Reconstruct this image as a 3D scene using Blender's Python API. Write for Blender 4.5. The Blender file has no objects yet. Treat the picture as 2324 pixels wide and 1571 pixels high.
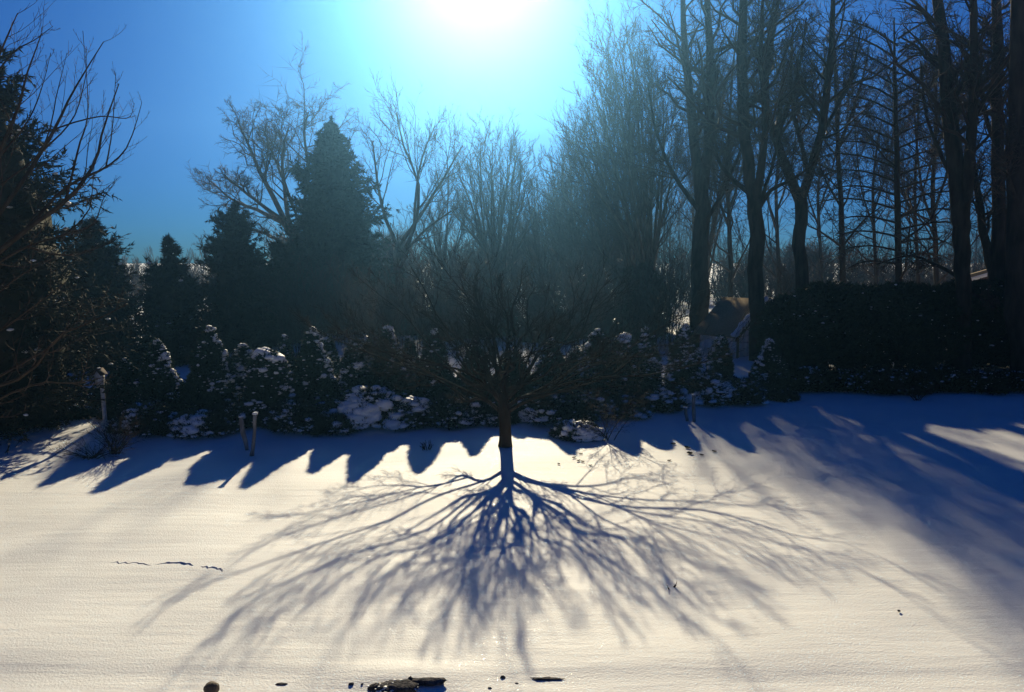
import bpy, math, random
import numpy as np
from mathutils import Vector, noise as mnoise

# ------------------------------------------------------------------ camera, world, sun, exposure
SC = bpy.context.scene
COL = SC.collection
CH = 4.0                                    # camera height above the lawn
FPX = 1789.0                                # focal length in units of a 2324 px wide frame
PITCH = math.atan(195.5 / FPX)
cam = bpy.data.cameras.new('camera')
cam_o = bpy.data.objects.new('camera', cam)
COL.objects.link(cam_o)
cam_o.location = (0, 0, CH)
cam_o.rotation_euler = (math.pi / 2 - PITCH, 0, 0)
cam.angle = 2 * math.atan(1162 / FPX)
cam.clip_start = 0.05
cam.clip_end = 3000
SC.camera = cam_o


def ray(u, v):
    cx, cy, cz = (u - 1162) / FPX, (785.5 - v) / FPX, 1.0
    y = cz * math.cos(PITCH) + cy * math.sin(PITCH)
    z = -cz * math.sin(PITCH) + cy * math.cos(PITCH)
    return np.array((cx, y, z))


def at(u, v, D):
    """world point seen at picture position (u, v) and lying D metres ahead"""
    r = ray(u, v)
    return np.array((0, 0, CH)) + r * (D / r[1])


SUN = ray(1088, -160)
SUN = SUN / np.linalg.norm(SUN)
EL = math.asin(SUN[2])
AZ = math.atan2(SUN[0], SUN[1])
SLOPE = SUN[2] / math.hypot(SUN[0], SUN[1])

w = bpy.data.worlds.new('World')
SC.world = w
w.use_nodes = True
nt = w.node_tree
nt.nodes.clear()
N, LK = nt.nodes, nt.links
out = N.new('ShaderNodeOutputWorld')
bg = N.new('ShaderNodeBackground')
bg.inputs['Strength'].default_value = 0.06
sky = N.new('ShaderNodeTexSky')
sky.sky_type = 'NISHITA'
sky.sun_disc = False
sky.sun_elevation = EL
sky.sun_rotation = AZ
sky.air_density = 1.0
sky.dust_density = 0.3
sky.ozone_density = 3.0
hs = N.new('ShaderNodeHueSaturation')
hs.inputs['Saturation'].default_value = 1.35
tint = N.new('ShaderNodeMix'); tint.data_type = 'RGBA'; tint.blend_type = 'MULTIPLY'
tint.inputs[0].default_value = 1.0
tint.inputs[7].default_value = (0.045, 0.17, 0.44, 1)
LK.new(sky.outputs[0], hs.inputs['Color']); LK.new(hs.outputs[0], tint.inputs[6])
tc = N.new('ShaderNodeTexCoord')
dot = N.new('ShaderNodeVectorMath'); dot.operation = 'DOT_PRODUCT'
dot.inputs[1].default_value = tuple(SUN)
nrm = N.new('ShaderNodeVectorMath'); nrm.operation = 'NORMALIZE'
LK.new(tc.outputs['Generated'], nrm.inputs[0]); LK.new(nrm.outputs[0], dot.inputs[0])
mx = N.new('ShaderNodeMath'); mx.operation = 'MAXIMUM'; mx.inputs[1].default_value = 0.0
LK.new(dot.outputs['Value'], mx.inputs[0])
last = tint.outputs[2]
# the bright aureole round the sun: three nested lobes, cooler outwards
for power, col in ((6.0, (0.0, 0.66, 2.8)), (26, (0.35, 1.5, 2.2)), (150, (0.4, 1.2, 1.2))):
    pw = N.new('ShaderNodeMath'); pw.operation = 'POWER'; pw.inputs[1].default_value = power
    LK.new(mx.outputs[0], pw.inputs[0])
    sc_ = N.new('ShaderNodeVectorMath'); sc_.operation = 'SCALE'
    sc_.inputs[0].default_value = col
    LK.new(pw.outputs[0], sc_.inputs['Scale'])
    ad = N.new('ShaderNodeVectorMath'); ad.operation = 'ADD'
    LK.new(last, ad.inputs[0]); LK.new(sc_.outputs[0], ad.inputs[1])
    last = ad.outputs[0]
LK.new(last, bg.inputs['Color'])
LK.new(bg.outputs[0], out.inputs['Surface'])

sl = bpy.data.lights.new('sun', 'SUN')
sl.energy = 5.0
sl.angle = math.radians(0.65)
sl.color = (1.0, 0.87, 0.61)
sun_o = bpy.data.objects.new('sun', sl)
COL.objects.link(sun_o)
sun_o.rotation_euler = Vector(SUN).to_track_quat('Z', 'Y').to_euler()
SC.view_settings.view_transform = 'Standard'
SC.view_settings.look = 'None'
SC.view_settings.exposure = 0.54
SC.view_settings.gamma = 1.0
SC.view_settings.use_curve_mapping = False
try:
    SC.cycles.volume_bounces = 0
    SC.cycles.max_bounces = 6
    SC.cycles.volume_step_rate = 5
except Exception:
    pass

HAZE_DENSITY = 0.0015
HAZE_ANISO = 0.885

# ------------------------------------------------------------------ materials


def mat(name, c1, c2=None, scale=3.0, rough=0.9, bump=0.0, bscale=None, spec=0.2, stretch=None, thr=(0.35, 0.65), dist=0.02):
    m = bpy.data.materials.new(name)
    m.use_nodes = True
    t = m.node_tree
    b = t.nodes['Principled BSDF']
    b.inputs['Roughness'].default_value = rough
    b.inputs['Specular IOR Level'].default_value = spec
    tcn = t.nodes.new('ShaderNodeTexCoord')
    src = tcn.outputs['Object']
    if stretch:
        mp = t.nodes.new('ShaderNodeMapping')
        mp.inputs['Scale'].default_value = stretch
        t.links.new(src, mp.inputs[0]); src = mp.outputs[0]
    b.inputs['Base Color'].default_value = (*c1, 1)
    if c2:
        nz = t.nodes.new('ShaderNodeTexNoise')
        nz.inputs['Scale'].default_value = scale
        nz.inputs['Detail'].default_value = 5
        t.links.new(src, nz.inputs['Vector'])
        cr = t.nodes.new('ShaderNodeValToRGB')
        cr.color_ramp.elements[0].position = thr[0]
        cr.color_ramp.elements[1].position = thr[1]
        cr.color_ramp.elements[0].color = (*c1, 1)
        cr.color_ramp.elements[1].color = (*c2, 1)
        t.links.new(nz.outputs['Fac'], cr.inputs[0])
        t.links.new(cr.outputs[0], b.inputs['Base Color'])
    if bump:
        nb = t.nodes.new('ShaderNodeTexNoise')
        nb.inputs['Scale'].default_value = bscale or scale * 4
        nb.inputs['Detail'].default_value = 6
        t.links.new(src, nb.inputs['Vector'])
        bp = t.nodes.new('ShaderNodeBump')
        bp.inputs['Strength'].default_value = bump
        bp.inputs['Distance'].default_value = dist
        t.links.new(nb.outputs['Fac'], bp.inputs['Height'])
        t.links.new(bp.outputs[0], b.inputs['Normal'])
    return m


M_BARK = mat('bark', (0.050, 0.036, 0.028), (0.11, 0.085, 0.065), 6, 0.95, 0.6, 30, 0.1, (1, 1, 0.25))
M_BARKD = mat('dark_bark', (0.022, 0.016, 0.013), (0.05, 0.038, 0.03), 5, 0.95, 0.5, 20, 0.05, (1, 1, 0.25))
M_TWIG = mat('twig_bark', (0.030, 0.020, 0.018), (0.065, 0.042, 0.032), 2, 0.8, spec=0.15)
M_TWIGC = mat('smooth_twig_bark', (0.013, 0.010, 0.008), (0.028, 0.022, 0.016), 3, 0.95, spec=0.03)
M_PALE = mat('pale_bark', (0.32, 0.30, 0.27), (0.16, 0.14, 0.13), 9, 0.9, 0.4, 40, 0.1, (1, 1, 0.6))
M_SPR = mat('spruce_needles', (0.018, 0.030, 0.022), (0.040, 0.055, 0.035), 2.5, 0.85, spec=0.1)
M_BSPR = mat('brownish_spruce_needles', (0.026, 0.028, 0.018), (0.055, 0.050, 0.032), 2.0, 0.85, spec=0.1)
M_CONE = mat('dwarf_spruce_needles', (0.016, 0.034, 0.022), (0.035, 0.06, 0.034), 5, 0.85, spec=0.12)
M_JUN = mat('juniper_foliage', (0.020, 0.034, 0.030), (0.045, 0.055, 0.042), 4, 0.85, spec=0.12)
M_HEDGE = mat('hedge_foliage', (0.012, 0.022, 0.012), (0.028, 0.040, 0.020), 3, 0.85, spec=0.1)
M_ROCK = mat('rock', (0.035, 0.035, 0.04), (0.12, 0.11, 0.11), 22, 0.97, 1.0, 45, 0.05)
M_STONE = mat('brown_stone', (0.11, 0.08, 0.055), (0.18, 0.14, 0.10), 12, 0.8, 0.5, 60, 0.3)
M_STALK_HOLE = mat('stalk_and_hole_shade', (0.03, 0.020, 0.013), (0.05, 0.032, 0.02), 30, 0.9, spec=0.05)  # dry stalks, and shade of snow holes put into a dark colour
M_ROOF = mat('shingle', (0.26, 0.19, 0.11), (0.34, 0.26, 0.16), 18, 0.95, 0.5, 50, 0.1)
M_WALL = mat('painted_boards', (0.88, 0.82, 0.78), (0.82, 0.75, 0.71), 6, 0.8, 0.1, 30, 0.2)
M_TRIM = mat('dark_trim', (0.07, 0.045, 0.035), None)
M_BRICK = mat('brown_brick', (0.16, 0.08, 0.055), (0.22, 0.12, 0.085), 20, 0.9, 0.3, 40, 0.1)
M_GLASS = mat('window_glass', (0.02, 0.025, 0.03), None, rough=0.08, spec=0.6)
M_BIRD = mat('weathered_white_paint', (0.62, 0.62, 0.62), (0.38, 0.37, 0.37), 20, 0.85, 0.2, 60, 0.2)


def snow_material():
    m = bpy.data.materials.new('snow')
    m.use_nodes = True
    t = m.node_tree
    b = t.nodes['Principled BSDF']
    L = t.links.new
    b.inputs['Roughness'].default_value = 0.57
    b.inputs['Specular IOR Level'].default_value = 0.33
    tcn = t.nodes.new('ShaderNodeTexCoord')
    # broad, faint tone changes (older and fresher crust)
    n0 = t.nodes.new('ShaderNodeTexNoise'); n0.inputs['Scale'].default_value = 0.6; n0.inputs['Detail'].default_value = 4
    L(tcn.outputs['Object'], n0.inputs['Vector'])
    cr = t.nodes.new('ShaderNodeValToRGB')
    cr.color_ramp.elements[0].color = (0.81, 0.80, 0.76, 1)
    cr.color_ramp.elements[1].color = (0.89, 0.88, 0.84, 1)
    cr.color_ramp.elements[0].position = 0.3; cr.color_ramp.elements[1].position = 0.7
    L(n0.outputs['Fac'], cr.inputs[0]); L(cr.outputs[0], b.inputs['Base Color'])
    # wind crust: long low ripples across the view
    mp = t.nodes.new('ShaderNodeMapping'); mp.inputs['Scale'].default_value = (0.35, 2.2, 1); mp.inputs['Rotation'].default_value = (0, 0, 0.12)
    L(tcn.outputs['Object'], mp.inputs[0])
    n1 = t.nodes.new('ShaderNodeTexNoise'); n1.inputs['Scale'].default_value = 2.0; n1.inputs['Detail'].default_value = 7; n1.inputs['Roughness'].default_value = 0.6
    L(mp.outputs[0], n1.inputs['Vector'])
    b1 = t.nodes.new('ShaderNodeBump'); b1.inputs['Strength'].default_value = 0.35; b1.inputs['Distance'].default_value = 0.035
    L(n1.outputs['Fac'], b1.inputs['Height'])
    # grain of single crystals
    n2 = t.nodes.new('ShaderNodeTexNoise'); n2.inputs['Scale'].default_value = 45; n2.inputs['Detail'].default_value = 4
    L(tcn.outputs['Object'], n2.inputs['Vector'])
    b2 = t.nodes.new('ShaderNodeBump'); b2.inputs['Strength'].default_value = 0.5; b2.inputs['Distance'].default_value = 0.010
    L(n2.outputs['Fac'], b2.inputs['Height']); L(b1.outputs[0], b2.inputs['Normal'])
    L(b2.outputs[0], b.inputs['Normal'])
    # scattered crystals that face the sun mirror-like
    v = t.nodes.new('ShaderNodeTexVoronoi'); v.inputs['Scale'].default_value = 28
    L(tcn.outputs['Object'], v.inputs['Vector'])
    lt = t.nodes.new('ShaderNodeMath'); lt.operation = 'LESS_THAN'; lt.inputs[1].default_value = 0.10
    L(v.outputs['Distance'], lt.inputs[0])
    mr = t.nodes.new('ShaderNodeMapRange'); mr.inputs[3].default_value = 0.70; mr.inputs[4].default_value = 0.15
    L(lt.outputs[0], mr.inputs[0]); L(mr.outputs[0], b.inputs['Roughness'])
    return m


M_SNOW = snow_material()

# ------------------------------------------------------------------ mesh helpers


def tag(o, label=None, cat=None, group=None, kind=None):
    if label: o['label'] = label
    if cat: o['category'] = cat
    if group: o['group'] = group
    if kind: o['kind'] = kind
    return o


def empty(name, loc, label, cat, group=None):
    o = bpy.data.objects.new(name, None)
    COL.objects.link(o)
    o.location = tuple(float(c) for c in loc)
    o.empty_display_size = 0.3
    return tag(o, label, cat, group)


def mesh_obj(name, V, F, m, parent=None, smooth=False, extra=None):
    """V (n,3) world points; F (k,3|4) ints or list of such arrays"""
    V = np.asarray(V, dtype=np.float64)
    Fs = F if isinstance(F, list) else [F]
    Fs = [np.asarray(f, dtype=np.int32) for f in Fs if len(f)]
    if parent is not None:
        V = V - np.array(parent.location)
    me = bpy.data.meshes.new(name)
    me.vertices.add(len(V))
    me.vertices.foreach_set('co', V.astype(np.float32).ravel())
    nl = sum(f.size for f in Fs); npoly = sum(len(f) for f in Fs)
    me.loops.add(nl); me.polygons.add(npoly)
    me.loops.foreach_set('vertex_index', np.concatenate([f.ravel() for f in Fs]))
    tot = np.concatenate([np.full(len(f), f.shape[1]) for f in Fs])
    st = np.concatenate([[0], np.cumsum(tot)[:-1]])
    me.polygons.foreach_set('loop_start', st.astype(np.int32))
    me.polygons.foreach_set('loop_total', tot.astype(np.int32))
    if smooth:
        me.polygons.foreach_set('use_smooth', np.ones(npoly, dtype=bool))
    me.update(calc_edges=True)
    me.materials.append(m)
    o = bpy.data.objects.new(name, me)
    COL.objects.link(o)
    if parent is not None:
        o.parent = parent
    return o


class Bag:
    def __init__(s):
        s.V = []; s.F3 = []; s.F4 = []; s.n = 0

    def add(s, V, F):
        V = np.asarray(V, float); F = np.asarray(F, int)
        if not len(F): return
        (s.F3 if F.shape[1] == 3 else s.F4).append(F + s.n)
        s.V.append(V); s.n += len(V)

    def box(s, c, size, rz=0.0, rx=0.0):
        c = np.asarray(c, float); hx, hy, hz = np.asarray(size) / 2
        P = np.array([(x, y, z) for z in (-hz, hz) for y in (-hy, hy) for x in (-hx, hx)])
        ca, sa = math.cos(rx), math.sin(rx)
        P = P @ np.array([[1, 0, 0], [0, ca, -sa], [0, sa, ca]]).T
        ca, sa = math.cos(rz), math.sin(rz)
        P = P @ np.array([[ca, -sa, 0], [sa, ca, 0], [0, 0, 1]]).T
        s.add(P + c, [(0, 2, 3, 1), (4, 5, 7, 6), (0, 1, 5, 4), (2, 6, 7, 3), (0, 4, 6, 2), (1, 3, 7, 5)])

    def build(s, name, m, parent=None, smooth=False):
        F = []
        if s.F3: F.append(np.concatenate(s.F3))
        if s.F4: F.append(np.concatenate(s.F4))
        return mesh_obj(name, np.concatenate(s.V), F, m, parent, smooth)


def tube(P, R, sides=4, cap=True):
    """P (N,K,3) polylines, R (N,K) radii -> V, F quads"""
    P = np.asarray(P, float); R = np.asarray(R, float)
    n, K, _ = P.shape
    T = np.gradient(P, axis=1)
    T /= np.linalg.norm(T, axis=2, keepdims=True) + 1e-9
    mean = P[:, -1] - P[:, 0]
    ref = np.zeros((n, 3))
    ax = np.argmin(np.abs(mean), axis=1)
    ref[np.arange(n), ax] = 1
    A = np.cross(T, ref[:, None, :]); A /= np.linalg.norm(A, axis=2, keepdims=True) + 1e-9
    B = np.cross(T, A)
    th = np.arange(sides) * 2 * math.pi / sides
    V = P[:, :, None, :] + R[:, :, None, None] * (A[:, :, None, :] * np.cos(th)[None, None, :, None] + B[:, :, None, :] * np.sin(th)[None, None, :, None])
    idx = np.arange(n * K * sides).reshape(n, K, sides)
    a = idx[:, :-1, :]; b = np.roll(a, -1, axis=2); d = idx[:, 1:, :]; c = np.roll(d, -1, axis=2)
    F = np.stack([a, b, c, d], axis=-1).reshape(-1, 4)
    return V.reshape(-1, 3), F


def spike(P, R):
    """thinnest twigs: three sided needles from P[:,0] to P[:,-1]"""
    P = np.asarray(P, float); n = len(P)
    a, b = P[:, 0], P[:, -1]
    d = b - a; d /= np.linalg.norm(d, axis=1, keepdims=True) + 1e-9
    ref = np.zeros((n, 3)); ref[np.arange(n), np.argmin(np.abs(d), axis=1)] = 1
    A = np.cross(d, ref); A /= np.linalg.norm(A, axis=1, keepdims=True) + 1e-9
    B = np.cross(d, A); r = np.asarray(R)[:, :1]
    V = np.stack([a + A * r, a - A * r * .5 + B * r * .87, a - A * r * .5 - B * r * .87, b], 1).reshape(-1, 3)
    i = np.arange(n)[:, None] * 4
    return V, np.concatenate([i + [0, 1, 3], i + [1, 2, 3], i + [2, 0, 3]])


def resample(pts, K):
    pts = np.asarray(pts, float)
    n = len(pts)
    t = np.linspace(0, n - 1, K)
    res = np.zeros((K, pts.shape[1]))
    P = np.vstack([2 * pts[0] - pts[1], pts, 2 * pts[-1] - pts[-2]])
    for k, tt in enumerate(t):
        i = min(int(tt), n - 2); f = tt - i
        p0, p1, p2, p3 = P[i], P[i + 1], P[i + 2], P[i + 3]
        res[k] = 0.5 * (2 * p1 + (p2 - p0) * f + (2 * p0 - 5 * p1 + 4 * p2 - p3) * f * f + (3 * p1 - p0 - 3 * p2 + p3) * f ** 3)
    return res


def kids(P, R, m, rng, t0=0.2, t1=1.0, ratio=0.5, ang=45, up=0.3, K=4, rr=0.5, wob=0.06, plane=None, tip=0.25, rmin=0.004):
    n, KP, _ = P.shape
    tt = t0 + (t1 - t0) * (np.arange(m)[None, :] + rng.random((n, m))) / m
    f = tt * (KP - 1); i = np.minimum(f.astype(int), KP - 2); f = (f - i)
    rows = np.arange(n)[:, None]
    p = P[rows, i] * (1 - f[..., None]) + P[rows, i + 1] * f[..., None]
    r = R[rows, i] * (1 - f) + R[rows, i + 1] * f
    T = P[rows, i + 1] - P[rows, i]; T /= np.linalg.norm(T, axis=2, keepdims=True) + 1e-9
    L = np.linalg.norm(np.diff(P, axis=1), axis=2).sum(1)[:, None]
    rv = rng.normal(size=(n, m, 3))
    if plane is not None: rv[..., 2] *= plane
    rv -= (rv * T).sum(2, keepdims=True) * T
    rv /= np.linalg.norm(rv, axis=2, keepdims=True) + 1e-9
    a = np.radians(ang) * (0.7 + 0.6 * rng.random((n, m)))[..., None]
    d = np.cos(a) * T + np.sin(a) * rv
    ln = L * ratio * (1 - 0.6 * (tt - t0) / max(t1 - t0, 1e-3)) * (0.6 + 0.7 * rng.random((n, m)))
    s = np.linspace(0, 1, K)[None, None, :, None]
    Q = p[:, :, None, :] + d[:, :, None, :] * (s * ln[..., None, None])
    Q[..., 2] += up * ln[..., None] * (s[..., 0] ** 2)
    wb = np.cumsum(rng.normal(size=(n, m, K, 3)), axis=2) * (wob * ln[..., None, None])
    wb -= wb[:, :, :1]
    Q = Q + wb
    rad = np.maximum(r * rr, rmin)[..., None] * (1 - (1 - tip) * s[0, 0, :, 0][None, None, :])
    return Q.reshape(-1, K, 3), np.maximum(rad.reshape(-1, K), rmin * 0.5)


# ------------------------------------------------------------------ ground
BED = np.array([(-14, 15.4), (-9, 15.9), (-7, 16.4), (-5, 17.2), (-2.5, 18.2), (-0.5, 18.6), (1.5, 18.8), (3.5, 19.6), (5.3, 20.9), (9, 22.6), (16, 22.6), (30, 23)])


def bedline(x):
    return np.interp(x, BED[:, 0], BED[:, 1])


def gz(x, y):
    x = np.asarray(x, float); y = np.asarray(y, float)
    z = 0.030 * np.sin(x * 0.55 + 0.8) * np.sin(y * 0.42 + 1.0) + 0.018 * np.sin(x * 1.1 + y * 0.7) * np.sin(y * 0.9 - x * 0.3 + 2)
    z = z + 0.010 * np.sin(x * 2.3 - y * 1.1) * np.sin(y * 2.6 + 0.7 * x)
    b = np.clip((y - bedline(x) + 0.6) / 3.5, 0, 1)
    z = z + 0.22 * b * b * (3 - 2 * b)
    # lawn runs gently up on the right, and a ploughed heap near the house
    rr_ = np.clip((x - 4) / 9, 0, 1) * np.clip((y - 15) / 7, 0, 1)
    z = z + 0.15 * rr_
    near = np.clip((7.75 - y) / 0.5, 0, 1)
    z = z - 0.03 * near * near
    z = z + 0.09 * np.exp(-(((x + 1.05) / 0.75) ** 2) - (((y - 7.25) / 0.22) ** 2)) * (1 - near * 0.3)
    fade = np.clip((200 - np.hypot(x, y)) / 120, 0, 1)
    return z * fade


def nonuni(lo, hi, inner_lo, inner_hi, step, grow=1.12):
    a = list(np.arange(inner_lo, inner_hi + 1e-6, step))
    s = step; v = a[-1]; right = []
    while v < hi:
        s *= grow; v += s; right.append(min(v, hi))
    s = step; v = a[0]; left = []
    while v > lo:
        s *= grow; v -= s; left.append(max(v, lo))
    return np.array(left[::-1] + a + right)


gx = nonuni(-600, 600, -14, 16, 0.14)
gy = nonuni(-200, 900, 5.5, 25, 0.11)
X, Y = np.meshgrid(gx, gy)
Z = gz(X, Y)
nyv, nxv = X.shape
idx = np.arange(nyv * nxv).reshape(nyv, nxv)
F = np.stack([idx[:-1, :-1], idx[:-1, 1:], idx[1:, 1:], idx[1:, :-1]], -1).reshape(-1, 4)
g = mesh_obj('snow_ground', np.stack([X, Y, Z], -1).reshape(-1, 3), F, M_SNOW, smooth=True)
tag(g, 'smooth sunlit snow covering the whole garden', kind='structure')


def ground_at(u, v):
    """point on the snow seen at (u, v)"""
    r = ray(u, v); k = -CH / r[2]
    for _ in range(6):
        p = np.array((0, 0, CH)) + r * k
        k = (float(gz(p[0], p[1])) - CH) / r[2]
    return np.array((0, 0, CH)) + r * k


def crust_edge(pts, h, seed):
    """broken lip of wind crust: a small upright face towards the house, sloping back into the snow"""
    rng = np.random.default_rng(seed)
    W = np.array([ground_at(*p) for p in pts])
    n = 6 * (len(W) - 1) + 1
    t = np.linspace(0, len(W) - 1, n)
    C = np.stack([np.interp(t, range(len(W)), W[:, k]) for k in range(3)], -1)
    C[:, 1] += rng.normal(size=n) * 0.018
    C[:, 2] = gz(C[:, 0], C[:, 1])
    hh = h * np.sin(np.linspace(0, math.pi, n)) ** .5 * (0.5 + rng.random(n))
    zb = np.stack([C[:, 0], C[:, 1], C[:, 2] - .02], -1)
    up = np.stack([C[:, 0], C[:, 1] - .006, C[:, 2] + hh], -1)
    yb = C[:, 1] + .22
    bk = np.stack([C[:, 0], yb, gz(C[:, 0], yb) - .004], -1)
    V = np.concatenate([zb, up, bk]); F = []
    for i in range(n - 1):
        F += [(i, i + 1, n + i + 1, n + i), (n + i, n + i + 1, 2 * n + i + 1, 2 * n + i)]
    o = mesh_obj('snow_crust_edge', V, np.array(F), M_SNOW)
    tag(o, 'broken edge of wind crust on the lawn', kind='structure')


for k, (pts, h) in enumerate([([(352, 1281), (400, 1279), (440, 1283)], .006), ([(455, 1286), (490, 1291), (505, 1297)], .004), ([(245, 1276), (300, 1279), (345, 1283)], .003)]):
    crust_edge(pts, h * 0.28, 700 + k)


# ------------------------------------------------------------------ snow lumps, leaf shells
import bmesh


def ico(sub):
    bm = bmesh.new(); bmesh.ops.create_icosphere(bm, subdivisions=sub, radius=1)
    V = np.array([v.co[:] for v in bm.verts]); Fc = np.array([[v.index for v in f.verts] for f in bm.faces])
    bm.free(); return V, Fc


ICO1, ICO2, ICO3 = ico(1), ico(2), ico(3)


def lumps(C, S, rng, flat=0.6, tmpl=ICO2):
    """snow pillows at C (n,3) with sizes S (n,)"""
    V0, F0 = tmpl
    n = len(C)
    if not n: return np.zeros((0, 3)), np.zeros((0, 3), int)
    ph = rng.random((n, 1, 3)) * 20
    q = V0[None] * 2.2 + ph
    dis = 1 + 0.20 * np.sin(q[..., 0] * 1.7 + q[..., 1]) * np.sin(q[..., 1] * 1.9 + 1) + 0.14 * np.sin(q[..., 2] * 3.1 + q[..., 0] * 2)
    V = V0[None] * dis[..., None]
    sc = np.stack([0.8 + 0.6 * rng.random(n), 0.8 + 0.6 * rng.random(n), flat * (0.7 + 0.5 * rng.random(n))], -1)
    V = V * sc[:, None, :]
    a = rng.random(n) * 6.28
    ca, sa = np.cos(a)[:, None], np.sin(a)[:, None]
    x = V[..., 0] * ca - V[..., 1] * sa; y = V[..., 0] * sa + V[..., 1] * ca
    V = np.stack([x, y, V[..., 2]], -1) * S[:, None, None] + C[:, None, :]
    Fc = F0[None] + (np.arange(n) * len(V0))[:, None, None]
    return V.reshape(-1, 3), Fc.reshape(-1, 3)


def leaves(C, Dn, ln, wd, rng, spread=0.7):
    """one slim pointed leaf/spray (2 triangles) at each C along Dn"""
    n = len(C)
    d = Dn + rng.normal(size=(n, 3)) * spread
    d /= np.linalg.norm(d, axis=1, keepdims=True) + 1e-9
    s = np.cross(d, rng.normal(size=(n, 3))); s /= np.linalg.norm(s, axis=1, keepdims=True) + 1e-9
    l = (ln * (0.6 + 0.8 * rng.random(n)))[:, None]; wv = (wd * (0.6 + 0.8 * rng.random(n)))[:, None]
    V = np.stack([C + s * wv * 0.55, C + d * l, C - s * wv * 0.55], 1).reshape(-1, 3)
    return V, np.arange(n * 3).reshape(n, 3)


def revolve_core(x0, y0, zs, rs, rng, lump=0.15, seg=20):
    th = np.arange(seg) * 2 * math.pi / seg
    V = []
    for k, (z, r) in enumerate(zip(zs, rs)):
        rr_ = r * (1 + lump * rng.normal(size=seg) * 0.6)
        V.append(np.stack([x0 + rr_ * np.cos(th), y0 + rr_ * np.sin(th), np.full(seg, z)], -1))
    V = np.concatenate(V)
    K = len(zs); i = np.arange(K * seg).reshape(K, seg)
    a = i[:-1]; b = np.roll(a, -1, 1); d = i[1:]; c = np.roll(d, -1, 1)
    return V, np.stack([a, b, c, d], -1).reshape(-1, 4)


# ------------------------------------------------------------------ conifers


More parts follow.
